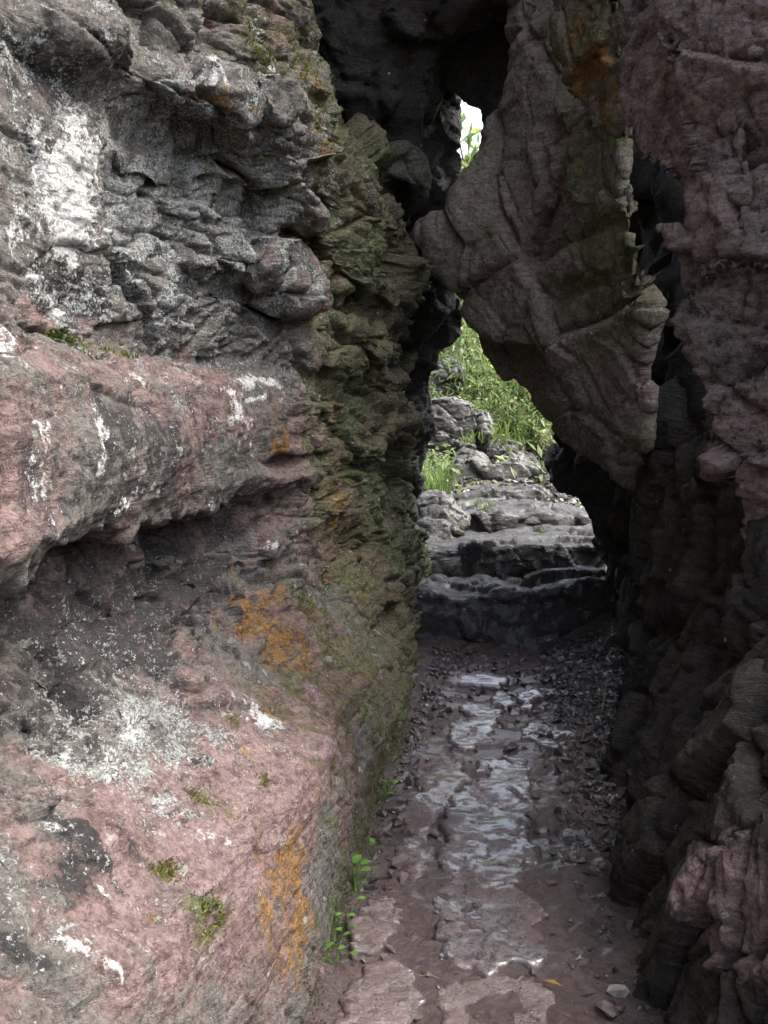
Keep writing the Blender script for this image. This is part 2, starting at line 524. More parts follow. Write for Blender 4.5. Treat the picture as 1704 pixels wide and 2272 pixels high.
M['moss'] = mat_leaf('moss_green', (0.045, 0.065, 0.012), (0.14, 0.15, 0.03), 0.25)
M['moss_dark'] = mat_leaf('moss_dark_green', (0.03, 0.05, 0.012), (0.08, 0.11, 0.03), 0.25)
M['leaf'] = mat_leaf('bright_leaf', (0.12, 0.18, 0.06), (0.32, 0.40, 0.19))
M['leaf2'] = mat_leaf('yellow_green_leaf', (0.15, 0.19, 0.07), (0.34, 0.37, 0.18))
M['leaf3'] = mat_leaf('mid_green_leaf', (0.06, 0.11, 0.03), (0.20, 0.27, 0.10))
M['grass'] = mat_leaf('grass_blade', (0.07, 0.13, 0.025), (0.18, 0.25, 0.06))
M['sprout'] = mat_leaf('sprout_leaf', (0.10, 0.24, 0.03), (0.20, 0.40, 0.07))
M['stem'] = mat_plain('stem_brown', (0.05, 0.035, 0.02), (0.13, 0.10, 0.06), 50, 0.9)
M['straw'] = mat_plain('dry_straw', (0.16, 0.12, 0.07), (0.34, 0.27, 0.17), 50, 0.8)
M['yellow'] = mat_leaf('yellow_leaf', (0.35, 0.22, 0.05), (0.48, 0.33, 0.09))

# ------------------------------------------------------------------ ground
def grid_mesh(name, xs, ys, zf, mat):
    X, Y = np.meshgrid(xs, ys, indexing='ij')
    Z = zf(X, Y)
    V = np.stack([X, Y, Z], -1).reshape(-1, 3)
    n, m = len(xs), len(ys)
    k = np.arange((n - 1) * m).reshape(n - 1, m)[:, :-1].ravel()
    F = np.stack([k, k + m, k + m + 1, k + 1], 1)
    return mesh_np(name, V, F, mat)

def ground_z(X, Y):
    P = np.stack([X, Y, X * 0], -1).reshape(-1, 3)
    hill = smooth(7.5, 12, Y)
    n = fbm(P * 0.8, 4).reshape(X.shape)
    far = smooth(18, 80, np.hypot(X, Y))
    z = path_z(X, np.minimum(Y, 20.0)) * (1 - far) + far * 6.0 * smooth(-10, 40, Y)
    return z - 0.07 + n * (0.02 + 0.30 * hill)

gx = np.concatenate([np.linspace(-400, -12, 14), np.linspace(-10, 14, 100), np.linspace(16, 400, 14)])
gy = np.concatenate([np.linspace(-400, -6, 14), np.linspace(-5, 20, 120), np.linspace(22, 400, 16)])
g = obj('ground', grid_mesh('ground', gx, gy, ground_z, M['earth']))
tag(g, 'earthy ground rising into a green hillside beyond the passage', 'ground', kind='structure')

def soil_z(X, Y):
    P = np.stack([X, Y, X * 0], -1).reshape(-1, 3).astype(np.float32)
    z = path_z(X, np.minimum(Y, 5.4)) + np.maximum(Y - 5.4, 0) * 0.25
    n = fbm(P * 2.2, 3).reshape(X.shape) * 0.020 + fbm(P * 9 + 7, 4, 0.6).reshape(X.shape) * 0.007
    n = n + np.maximum(facets(P + 3, (7, 9, 1), 0.3, 0.5).reshape(X.shape), -0.4) * 0.006
    bank = 0.10 * smooth(0.75, 1.5, X - 0.10 * (Y - 2.5)) + 0.16 * smooth(0.85, 1.35, X) * smooth(4.3, 5.3, Y)
    return z + n + bank

soil = obj('path', grid_mesh('path', np.arange(-0.9, 2.1, 0.014), np.arange(1.3, 5.75, 0.014), soil_z, M['soil']))
tag(soil, 'damp red-brown trodden soil floor of the narrow passage', 'path', kind='structure')

def floor_h(x, y):
    return float(soil_z(np.array([[x]], np.float32), np.array([[y]], np.float32))[0, 0])

# ------------------------------------------------------------------ left rock wall
ys_t = np.array([-6, 0.3, 1.2, 1.8, 2.5, 3.0, 3.5, 3.9, 4.3, 4.8, 5.3, 5.8, 6.5])
rows = [
 (-0.3, [-.9, -.62, -.45, -.30, -.16, -.08, -.02, .03, .07, .14, .22, .28, .30]),
 (0.00, [-.9, -.64, -.47, -.32, -.18, -.10, -.03, .02, .06, .13, .21, .27, .29]),
 (0.30, [-.9, -.66, -.50, -.35, -.21, -.13, -.06, .00, .05, .12, .19, .25, .27]),
 (0.53, [-1., -.70, -.55, -.41, -.27, -.18, -.11, -.04, .01, .09, .16, .22, .24]),
 (0.61, [-1., -.77, -.66, -.53, -.41, -.32, -.21, -.10, -.04, .05, .13, .20, .22]),
 (0.80, [-1.1, -.92, -.82, -.74, -.65, -.55, -.40, -.22, -.12, .00, .10, .18, .20]),
 (1.02, [-1.2, -1.08, -.98, -.93, -.85, -.75, -.56, -.31, -.18, -.04, .07, .16, .18]),
 (1.195, [-1.2, -1.15, -1.05, -1.03, -.95, -.84, -.64, -.36, -.22, -.07, .06, .15, .18]),
 (1.23, [-1.1, -.70, -.66, -.73, -.70, -.63, -.51, -.34, -.22, -.07, .06, .15, .18]),
 (1.30, [-1.1, -.62, -.60, -.68, -.655, -.59, -.47, -.31, -.205, -.06, .06, .15, .18]),
 (1.48, [-1.1, -.58, -.59, -.67, -.64, -.575, -.455, -.30, -.20, -.06, .07, .15, .18]),
 (1.62, [-1.1, -.60, -.61, -.695, -.66, -.595, -.475, -.33, -.215, -.06, .07, .15, .17]),
 (1.675, [-1.2, -.66, -.66, -.745, -.71, -.64, -.51, -.36, -.23, -.06, .08, .15, .16]),
 (1.71, [-1.2, -.82, -.82, -.90, -.85, -.75, -.57, -.39, -.24, -.05, .09, .15, .16]),
 (2.00, [-1.2, -.89, -.88, -.94, -.88, -.74, -.53, -.36, -.21, -.02, .12, .16, .16]),
 (2.40, [-1.1, -.96, -.95, -.99, -.91, -.71, -.44, -.29, -.13, .05, .17, .17, .14]),
 (2.80, [-1.1, -.99, -.98, -1.0, -.90, -.67, -.38, -.29, -.25, -.15, -.03, .02, .02]),
 (3.20, [-1.2, -1.04, -1.02, -1.03, -.92, -.67, -.40, -.38, -.44, -.46, -.40, -.32, -.3]),
 (4.50, [-1.4, -1.3, -1.3, -1.3, -1.1, -.8, -.56, -.54, -.6, -.6, -.5, -.4, -.4]),
 (7.00, [-1.7, -1.7, -1.7, -1.7, -1.5, -1.1, -.9, -.9, -.9, -.9, -.9, -.9, -.9]),
]
zr = np.array([r[0] for r in rows]); XT = np.array([r[1] for r in rows])

def bilin(Y, Z):
    iy = np.clip(np.searchsorted(ys_t, Y) - 1, 0, len(ys_t) - 2)
    iz = np.clip(np.searchsorted(zr, Z) - 1, 0, len(zr) - 2)
    ty = np.clip((Y - ys_t[iy]) / (ys_t[iy + 1] - ys_t[iy]), 0, 1)
    tz = np.clip((Z - zr[iz]) / (zr[iz + 1] - zr[iz]), 0, 1)
    return (XT[iz, iy] * (1 - ty) + XT[iz, iy + 1] * ty) * (1 - tz) + (XT[iz + 1, iy] * (1 - ty) + XT[iz + 1, iy + 1] * ty) * tz

def wall_at(px, py):
    """(y, z) of the left wall's nominal surface under a landmark of the photograph"""
    y = np.linspace(1.0, 6.4, 700)
    a_ = (px - 852.0) / FPX; b_ = (1136.0 - py) / FPX
    t = y / (CP + b_ * SP)
    z = CAM_Z + t * (b_ * CP - SP)
    hit = np.nonzero(a_ * t < bilin(y, z))[0]
    k = hit[0] if len(hit) else len(y) - 1
    return y[k], z[k]

wy = np.concatenate([np.linspace(-6, 0.9, 30)[:-1], np.geomspace(0.9, 6.5, 800)])
wz = np.concatenate([np.linspace(-0.25, 3.35, 640), np.linspace(3.4, 7.0, 60)])
WY, WZ = np.meshgrid(wy, wz, indexing='ij')
fy, fz = WY.ravel(), WZ.ravel()
Pw = np.stack([np.zeros_like(fy), fy, fz], 1).astype(np.float32)
q = Pw * np.array([1, 1.3, 1.3], np.float32)
zz = fz + 0.03 * fbm(q * 1.7 + 3, 3) + 0.015 * fbm(q * 8 + 9, 3)
yy = fy + 0.10 * fbm(q * 1.5 + 40, 3)
X0 = bilin(yy, zz)
# named lumps of the wall: (px, py, half width px, half height px, metres outwards)
lumps = [
 (160, 90, 110, 75, 0.14), (150, 175, 120, 40, -0.03), (400, 220, 110, 65, 0.13), (390, 320, 110, 40, -0.05),
 (640, 280, 70, 60, 0.05), (700, 430, 70, 60, 0.09), (680, 540, 60, 40, -0.08), (540, 590, 45, 35, 0.09), (560, 640, 50, 20, -0.06),
 (640, 650, 70, 30, 0.08), (650, 720, 80, 35, -0.06), (600, 130, 50, 120, 0.05), (640, 110, 40, 130, -0.05),
 (560, 480, 25, 60, -0.06), (780, 580, 60, 70, 0.07), (800, 690, 80, 30, -0.10), (830, 740, 60, 40, 0.06), (880, 860, 50, 40, -0.05),
 (880, 960, 40, 45, 0.06), (700, 940, 60, 40, -0.03), (620, 1060, 70, 30, 0.05), (640, 1030, 40, 20, -0.07), (700, 1090, 60, 90, 0.03),
 (500, 1220, 70, 40, 0.05), (840, 1300, 60, 50, 0.05), (850, 1390, 60, 25, -0.05), (720, 1180, 50, 70, -0.02), (330, 1230, 60, 25, 0.04),
 (60, 1200, 90, 60, 0.03), (300, 1000, 140, 90, 0.03), (30, 1750, 60, 60, 0.07), (600, 1520, 50, 40, 0.02), (200, 1850, 90, 60, 0.04),
 (650, 1700, 120, 100, 0.03), (850, 1560, 70, 100, 0.03), (930, 1560, 30, 60, 0.06), (690, 230, 30, 70, 0.06), (500, 330, 60, 50, 0.04),
]
def ellipse_mask(px, py, hw, hh, hard=1.0):
    y0, z0 = wall_at(px, py)
    x0 = abs(bilin(np.array([y0]), np.array([z0]))[0])
    ya, _ = wall_at(px - hw, py); yb, _ = wall_at(px + hw, py)
    ry = max(abs(yb - ya) / 2, hw / FPX * y0 * 1.0)
    rz = hh / FPX * y0
    r = np.zeros(len(fy), np.float32)
    iy = slice(*np.searchsorted(wy, (y0 - 2.2 * ry, y0 + 2.2 * ry))); iz = slice(*np.searchsorted(wz, (z0 - 2.2 * rz, z0 + 2.2 * rz)))
    r = r.reshape(len(wy), len(wz))
    r[iy, iz] = np.exp(-(((WY[iy, iz] + STAIN[0][iy, iz] * ry - y0) / ry) ** 2 + ((WZ[iy, iz] + STAIN[1][iy, iz] * rz - z0) / rz) ** 2) ** hard)
    return r.ravel()

STAIN = [np.zeros_like(WY), np.zeros_like(WY)]
for px, py, hw, hh, am in lumps:
    X0 = X0 + am * ellipse_mask(px, py, hw, hh, 1.6)
V = np.stack([X0, fy, fz], 1).astype(np.float32)
ny_, nz_ = len(wy), len(wz)
k = np.arange((ny_ - 1) * nz_).reshape(ny_ - 1, nz_)[:, :-1].ravel()
F = np.stack([k, k + nz_, k + nz_ + 1, k + 1], 1)
N = vnormals(V, F)
if N[:, 0].mean() < 0:
    F = F[:, ::-1]; N = -N
# how rough each zone is
ledge_m = smooth(1.20, 1.27, fz) * (1 - smooth(1.62, 1.72, fz)) * (1 - smooth(3.7, 4.1, fy))
bulge_m = (1 - smooth(0.55, 0.95, fz)) * (1 - smooth(4.2, 5.2, fy))
upper_m = smooth(1.72, 1.9, fz)
deep_m = smooth(3.6, 4.3, fy)
front_m = upper_m * (1 - smooth(2.6, 3.4, fy)) * (1 - smooth(2.5, 2.8, fz))
rough = 1 - 0.78 * ledge_m - 0.65 * bulge_m - 0.62 * front_m
d = 0.055 * fbm(V * 1.6 + 5, 3) * rough
d += 0.095 * facets(V, (2.6, 2.2, 3.4), 0.30, 0.35) * (0.5 + 0.5 * upper_m + 0.4 * deep_m) * rough
d += 0.036 * facets(V + 9, (6.5, 5.5, 9.0), 0.35, 0.5) * (rough ** 1.3)
d += 0.012 * facets(V + 21, (15, 13, 30.0), 0.3, 0.5) * (rough ** 1.5)
d += 0.012 * fbm(V * 7 + 11, 4, 0.55) * (0.45 + 0.55 * rough)
d += 0.0045 * fbm(V * 38 + 2, 3, 0.6)
hl = V[:, 2] * 6.5 + 0.9 * fbm(V * np.array([1.2, .8, 1.5], np.float32) + 70, 3) + 0.25 * V[:, 1]
li = np.floor(hl).astype(np.int32); lf = hl - li
lr = _j[_perm[(_perm[li & 255] + np.floor(V[:, 1] * 1.1 + 0.5 * perlin(V * 1.7 + 90)).astype(np.int32)) & 255], 3]
d += (0.055 * (lr - 0.5) + 0.030 * (lf - 0.5)) * (0.25 + 0.75 * np.maximum(upper_m * (1 - 0.6 * front_m), deep_m)) * (rough ** 1.2)
lam = np.stack([V[:, 0] * 2, V[:, 1] * 1.4, V[:, 2] * 24 + 3 * perlin(V * 2.0)], 1)
d += 0.008 * fbm(lam, 3, 0.6, True) * (0.4 + 0.6 * rough)
V = V + N * d[:, None]
V[:, 2] += 0.010 * fbm(V * 5 + 60, 2)

# lichens, crusts and clean patches on the wall
STAIN = [0.75 * fbm(V * 9 + 120 + 40 * k, 4, 0.6).reshape(WY.shape) for k in (0, 1)]
ma = np.zeros((len(V), 3), np.float32); mb = np.zeros((len(V), 3), np.float32)
white = [(160, 420, 70, 140, 1.2), (175, 380, 60, 110, 1.2), (150, 540, 75, 45, 1.1), (60, 520, 60, 110, .8), (340, 600, 60, 90, .55), (230, 560, 40, 120, .35), (330, 480, 60, 90, .35), (130, 330, 40, 70, .6), (130, 240, 45, 60, .5), (30, 480, 45, 90, .7), (150, 530, 50, 30, .8), (300, 590, 60, 60, .45), (330, 640, 40, 60, .45),
         (430, 150, 28, 25, .85), (370, 180, 30, 16, .8), (590, 155, 18, 14, .95), (40, 690, 70, 25, .5),
         (25, 760, 50, 45, .8), (75, 880, 25, 60, .55), (100, 1010, 26, 130, .72), (100, 1200, 25, 60, .6), (215, 950, 16, 70, .9), (200, 1020, 12, 40, .8), (230, 990, 25, 60, .4),
         (300, 1100, 45, 35, .8), (310, 840, 16, 40, .75), (520, 920, 18, 50, 1.0), (590, 850, 55, 14, 1.0), (510, 870, 30, 9, 1.0), (570, 885, 40, 8, 1.0), (440, 1110, 40, 40, .65), (300, 1190, 40, 25, .8), (160, 1190, 60, 45, .5),
         (540, 950, 14, 30, .7), (560, 1000, 14, 25, .7), (420, 1130, 30, 14, .6), (475, 1120, 14, 8, .9),
         (540, 1575, 45, 28, .8), (470, 1570, 60, 30, .45), (230, 1700, 75, 70, .85), (300, 1650, 60, 40, .6), (150, 2110, 50, 50, .85), (230, 2160, 28, 40, .7), (20, 1860, 25, 18, .75),
         (260, 1455, 25, 25, .6), (80, 1520, 30, 22, .55), (190, 1560, 25, 20, .5), (465, 1855, 28, 22, .75), (110, 1840, 40, 18, .6), (320, 1920, 22, 18, .6), (400, 1480, 16, 30, .45), (240, 1990, 25, 15, .65), (665, 1230, 7, 60, .85), (590, 2170, 10, 25, .7), (40, 1730, 20, 40, .5),
         (550, 1830, 12, 8, .7), (560, 1210, 10, 8, .9), (640, 1300, 8, 25, .6), (250, 1370, 20, 30, .4), (450, 1520, 60, 30, .35)]
dark = [(330, 1000, 190, 110, .42), (60, 1030, 70, 150, .35), (430, 950, 90, 60, .3), (200, 1400, 260, 110, .75), (350, 1290, 180, 70, .7), (330, 560, 160, 160, .3), (60, 150, 120, 60, .5), (200, 640, 70, 60, .8), (140, 620, 60, 40, .7), (420, 260, 100, 50, .4), (250, 480, 20, 150, .5), (70, 300, 60, 60, .4), (440, 620, 60, 80, .35),
        (380, 1160, 60, 40, .6), (250, 1090, 60, 70, .4), (30, 1000, 60, 130, .4), (170, 1330, 160, 60, .6), (60, 1420, 100, 60, .5), (300, 1380, 90, 60, .35), (200, 1880, 40, 70, .9), (180, 1970, 60, 40, .8), (270, 1870, 30, 60, .5), (420, 1690, 16, 40, .7), (20, 2100, 30, 80, .5)]
orange = [(570, 1400, 60, 90, .85), (590, 1330, 35, 60, .6), (640, 980, 22, 40, .95), (610, 920, 60, 50, .4), (640, 200, 30, 110, .6), (660, 330, 30, 110, .45), (400, 230, 60, 22, .7), (730, 1130, 22, 60, .6),
          (660, 1900, 36, 90, .8), (620, 2010, 50, 120, .8), (640, 1840, 40, 60, .6), (660, 2060, 40, 110, .7), (560, 2120, 40, 100, .45), (560, 1720, 60, 50, .45), (600, 1600, 40, 40, .45), (690, 1790, 20, 90, .5), (760, 1550, 50, 90, .4), (800, 1150, 60, 100, .3), (680, 690, 40, 40, .6), (560, 630, 40, 16, .5), (660, 440, 30, 70, .5), (780, 1290, 60, 60, .4), (640, 1450, 50, 60, .35), (500, 1790, 40, 30, .4), (400, 2070, 60, 60, .3), (570, 780, 60, 20, .3)]
moss = [(860, 800, 130, 330, .8), (840, 500, 110, 120, .9), (900, 440, 60, 60, .9), (850, 1100, 100, 200, .75), (820, 1450, 110, 140, .85), (860, 1650, 60, 160, .95), (790, 1500, 80, 120, .7), (660, 1340, 50, 90, .75), (650, 100, 45, 150, .8), (680, 330, 30, 120, .8), (560, 110, 50, 60, .6), (800, 1850, 60, 160, .8), (740, 2080, 40, 160, .75), (500, 1450, 80, 40, .5), (440, 2040, 50, 50, .75), (370, 1930, 50, 20, .7), (460, 1780, 40, 40, .7), (350, 1720, 20, 50, .5), (420, 1760, 25, 60, .55), (520, 1100, 40, 40, .5), (660, 1200, 16, 90, .6), (180, 160, 90, 40, .5), (380, 310, 90, 40, .5), (210, 770, 100, 16, .7), (540, 820, 60, 16, .5), (640, 580, 60, 50, .4), (480, 2000, 50, 30, .5), (280, 1290, 100, 40, .3), (800, 320, 60, 60, .7)]
pink = [(500, 1900, 150, 160, .9), (650, 1720, 110, 120, .95), (330, 2050, 90, 90, .7), (700, 1430, 70, 120, .65), (430, 900, 120, 90, .28), (480, 1010, 60, 100, .35), (60, 1050, 80, 160, .2), (160, 700, 120, 40, .45), (420, 830, 120, 30, .5), (80, 1900, 70, 60, .4), (700, 1000, 50, 120, .5), (730, 1120, 60, 110, .6), (640, 1620, 120, 60, .7), (240, 2140, 120, 80, .6), (250, 850, 100, 60, .2), (690, 640, 60, 60, .3), (300, 1180, 100, 30, .5), (560, 1650, 60, 60, .5)]
lichen = [(330, 450, 280, 240, 1.0), (120, 330, 150, 150, .6), (500, 700, 120, 90, .6), (330, 1650, 200, 90, .8), (220, 1700, 120, 120, .7), (600, 300, 120, 150, .5), (560, 560, 100, 120, .4), (60, 2000, 90, 150, .5), (640, 820, 60, 60, .4), (250, 1420, 200, 80, .3)]
for L, arr, ch in ((white, ma, 0), (dark, ma, 1), (orange, ma, 2), (moss, mb, 0), (pink, mb, 1), (lichen, mb, 2)):
    for px, py, hw, hh, s in L:
        arr[:, ch] = np.maximum(arr[:, ch], s * ellipse_mask(px, py, hw * 1.2, hh * 1.2, 1.0))
mb[:, 0] = np.maximum(mb[:, 0], 0.68 * deep_m + 0.15)

# part boundaries: ledge, the face above it, the face below it, the inner passage face
lm = zz
is_deep = fy > 4.05
part_id = np.where(lm > 1.70, 1, np.where(lm > 1.205, 0, 2))
part_id = np.where(is_deep, 3, part_id)
fp = part_id[F[:, 0]]
wall_root = empty('rock_wall', (-1.0, 3.0, 0.0))
tag(wall_root, 'tall lichen-spotted purple-grey rock wall with a jutting ledge along the left of the path', 'rock wall')
for pid, nm, lab in ((0, 'ledge', 'thick rounded purple ledge jutting out with a pale vein and white stains'),
                     (1, 'upper_face', 'grey and black upper face blotched with white lichen'),
                     (2, 'lower_face', 'pinkish lower face bulging out to the path with orange streaks'),
                     (3, 'inner_face', 'olive mossy face running into the dark passage')):
    Fi = F[fp == pid]
    u, inv = np.unique(Fi, return_inverse=True)
    me = mesh_np(nm, V[u], inv.reshape(-1, 4), M['wall'], True, {'ma': ma[u], 'mb': mb[u]})
    o = obj(nm, me); put_under(o, wall_root)
    o['label'] = lab
WALLV = V.reshape(ny_, nz_, 3)
WALLN = vnormals(V, F).reshape(ny_, nz_, 3)
# the bulk of the cliff behind the face
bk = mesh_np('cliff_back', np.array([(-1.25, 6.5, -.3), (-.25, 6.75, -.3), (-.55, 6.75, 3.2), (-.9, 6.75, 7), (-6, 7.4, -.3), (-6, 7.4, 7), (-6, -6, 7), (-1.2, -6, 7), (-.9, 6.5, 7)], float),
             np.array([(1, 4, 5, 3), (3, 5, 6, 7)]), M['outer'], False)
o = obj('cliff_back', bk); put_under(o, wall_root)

# ------------------------------------------------------------------ solid rocks cut from outlines
def rock(name, outline, Yref, front, thick, mat, res=0.025, world_xz=False, taper=0.3, rnd=0.08, sub=1,
         big=0.05, fac=0.05, fine=0.012, lam_amp=0.006, fscale=(3, 3, 3.6), lamdir=(0, 0, 1), masks=None, seed=0, parent=None, film=0.0, fac2=0.28):
    if world_xz:
        pol = list(outline); fr = rbf(front)
    else:
        pol = [(p[0], p[2]) for p in (at(q[0], q[1], q[2] if len(q) > 2 else Yref) for q in outline)]
        fr = rbf([(p[0], p[2], Y) for p, Y in ((at(x, y, Y), Y) for x, y, Y in front)])
    xs = [p[0] for p in pol]; zs = [p[1] for p in pol]
    pad = 0.15
    gx_ = np.arange(min(xs) - pad, max(xs) + pad, res); gz_ = np.arange(min(zs) - pad, max(zs) + pad, res)
    X, Z = np.meshgrid(gx_, gz_, indexing='ij')
    PD = poly_sd(pol, X, Z)
    inside = PD < 0.1
    fys = [f[2] for f in front]
    FR = np.clip(fr(X, Z), min(fys) - 0.15, max(fys) + 0.15)
    y0 = FR[inside].min() - 0.25; y1 = FR[inside].max() + thick + 0.2
    gy_ = np.arange(y0, y1, res)
    Yg = gy_[None, :, None]
    P3 = PD[:, None, :] + taper * np.maximum(Yg - FR[:, None, :], 0)
    D = smax(P3, (FR[:, None, :] - Yg) * 0.85, rnd)
    D = smax(D, Yg - (FR[:, None, :] + thick), rnd)
    if big:
        G = np.stack(np.meshgrid(gx_, gy_, gz_, indexing='ij'), -1)
        near = np.abs(D) < 0.3
        pts = G[near].astype(np.float32)
        D[near] += big * fbm(pts * 2.0 + seed * 7.7, 3)
    D[0] = D[-1] = 1; D[:, 0] = D[:, -1] = 1; D[:, :, 0] = D[:, :, -1] = 1
    V, F = surface_nets(D, (gx_[0], gy_[0], gz_[0]), res)
    for _ in range(sub):
        V, F = subdivide(V, F)
    V = V.astype(np.float32)
    N = vnormals(V, F)
    S = V + seed * 3.3
    d = fac * facets(S, fscale, 0.5, 0.35, 0.12) + fac2 * fac * facets(S + 9, np.array(fscale) * 2.6, 0.5, 0.5, 0.12)
    d += fine * fbm(S * 8, 4, 0.55) + 0.35 * fine * fbm(S * 34, 2)
    ld = np.asarray(lamdir, np.float32); ld /= np.linalg.norm(ld)
    h = (V @ ld)[:, None] * ld
    lamv = (V - h) * 1.5 + h * 20 + 2.5 * perlin(S * 2)[:, None] * ld
    d += lam_amp * fbm(lamv, 3, 0.6, True)
    V = V + N * d[:, None]
    at_ = None
    if masks is not None:
        a_ = np.zeros((len(V), 3), np.float32); b_ = np.zeros((len(V), 3), np.float32)
        b_[:, 0] = film
        for ch, px, py, hw, hh, s in masks:
            c = at(px, py, Yref); r1, r2 = hw / FPX * Yref, hh / FPX * Yref
            e = s * np.exp(-(((V[:, 0] - c[0]) / r1) ** 2 + ((V[:, 2] - c[2]) / r2) ** 2) ** 1.3)
            tgt = a_ if ch < 3 else b_
            tgt[:, ch % 3] = np.maximum(tgt[:, ch % 3], e)
        at_ = {'ma': a_, 'mb': b_}
    me = mesh_np(name, V, F, mat, True, at_)
    o = obj(name, me)
    if parent is not None: put_under(o, parent)
    return o

# leaning slab: two layers and the ribs that stand on it
W, DK, OR, MS, PK, LI = range(6)
lean = empty('leaning_rock', (0.9, 5.2, 0.3))
tag(lean, 'huge dim brown slab leaning left across the passage and touching the left wall', 'rock')
slab_front = [(960, 500, 5.35), (1100, 300, 5.3), (1130, 0, 5.2), (1200, 500, 4.95), (1050, 640, 5.3), (1320, 640, 4.6), (1330, 300, 4.6), (1230, 830, 4.9), (1350, 0, 4.5), (1440, 800, 4.42), (1440, 950, 4.45), (1350, 800, 4.62)]
rock('upper_layer', [(1145, -420), (1132, 100), (1118, 200), (1098, 255), (1082, 320), (1045, 375), (1035, 440), (1028, 465), (962, 480), (948, 500), (952, 545), (1003, 588), (1012, 640), (1048, 712), (1100, 755), (1195, 795), (1235, 815), (1262, 895), (1312, 935), (1395, 1000, 4.7), (1432, 1015, 4.5), (1450, 950, 4.5), (1442, 800, 4.45), (1426, 640, 4.5), (1405, 480, 4.5), (1385, 340, 4.55), (1380, 200, 4.55), (1395, -420, 4.5)],
     5.1, slab_front, 0.7, M['slab'], res=0.025, taper=0.35, rnd=0.03, big=0.015, fac=0.10, fscale=(1.7, 1.6, 1.35), fac2=0.3, fine=0.007, lam_amp=0.007, lamdir=(0.75, 0, 0.65), seed=1, parent=lean, film=0.30,
     masks=[(MS, 1300, 620, 130, 200, .7), (MS, 1080, 520, 90, 60, .55), (MS, 1160, 400, 60, 90, .4), (MS, 1330, 360, 60, 80, .7), (PK, 1190, 480, 70, 120, .7), (PK, 1120, 600, 60, 40, .5), (LI, 1320, 480, 60, 60, .7), (PK, 1330, 860, 60, 60, .5), (MS, 1330, 980, 60, 30, .6), (LI, 1320, 740, 90, 60, .6), (LI, 1390, 740, 40, 60, .6), (W, 1318, 490, 9, 9, .6), (W, 1345, 548, 11, 11, .6), (W, 1310, 450, 8, 8, .55), (W, 1400, 830, 8, 8, .5), (W, 1330, 660, 12, 12, .45)])['label'] = 'upper layer of the slab with pale lichen dots'
rock('lower_layer', [(1030, 650), (1045, 700), (1072, 790), (1110, 825), (1175, 865), (1190, 905), (1225, 960), (1262, 1000), (1330, 1050), (1400, 1092, 5.1), (1440, 1095, 4.9), (1455, 1050, 4.8), (1445, 760, 4.9), (1200, 640)],
     5.4, [(1045, 700, 5.55), (1110, 825, 5.5), (1225, 940, 5.4), (1330, 1030, 5.15), (1450, 1080, 4.8), (1300, 760, 5.2), (1500, 800, 4.9)], 0.7, M['slab'], res=0.025, taper=0.35, rnd=0.06, big=0.03, fac=0.04, lamdir=(0.6, 0, 0.8), seed=2, parent=lean, film=0.2, masks=[(PK, 1200, 830, 60, 30, .3)])
rock('rib', [(1238, 180), (1262, 260), (1255, 340), (1262, 400), (1285, 440), (1330, 445), (1365, 420), (1345, 330), (1330, 240), (1300, 120), (1260, 100)],
     4.6, [(1250, 180, 4.85), (1265, 400, 4.72), (1340, 420, 4.66), (1320, 240, 4.62)], 0.4, M['slab'], res=0.02, taper=0.5, rnd=0.03, big=0.01, fac=0.045, fscale=(4, 4, 3), fine=0.006, seed=3, parent=lean, film=0.55, masks=[(MS, 1290, 330, 60, 120, .7), (PK, 1330, 280, 20, 50, .3)])
rock('rib', [(1190, 130), (1180, 220), (1172, 330), (1190, 420), (1225, 480), (1250, 430), (1240, 300), (1235, 160)],
     4.95, [(1190, 150, 5.02), (1190, 400, 4.95), (1235, 300, 4.9), (1240, 440, 4.9)], 0.4, M['slab'], res=0.02, taper=0.5, rnd=0.03, big=0.01, fac=0.04, fscale=(4, 4, 3), fine=0.006, seed=13, parent=lean, film=0.4, masks=[(MS, 1210, 300, 40, 120, .5)])
rock('mossy_rib', [(1215, -120), (1235, 60), (1262, 130), (1258, 170), (1290, 230), (1335, 300), (1385, 345), (1400, 300), (1385, 160), (1372, 60), (1370, -120)],
     4.1, [(1240, 0, 4.25), (1262, 160, 4.2), (1340, 280, 4.1), (1370, 60, 3.95)], 0.5, M['slab'], res=0.02, taper=0.5, rnd=0.03, big=0.01, fac=0.05, fscale=(4, 4, 3), fine=0.006, seed=4, parent=lean, film=0.6,
     masks=[(OR, 1310, 150, 40, 50, .95), (OR, 1280, 60, 40, 60, .6), (MS, 1290, 100, 60, 150, .9), (OR, 1350, 230, 25, 60, .7), (LI, 1320, 100, 30, 30, .6)])['label'] = 'hanging rib coated in orange and green moss'

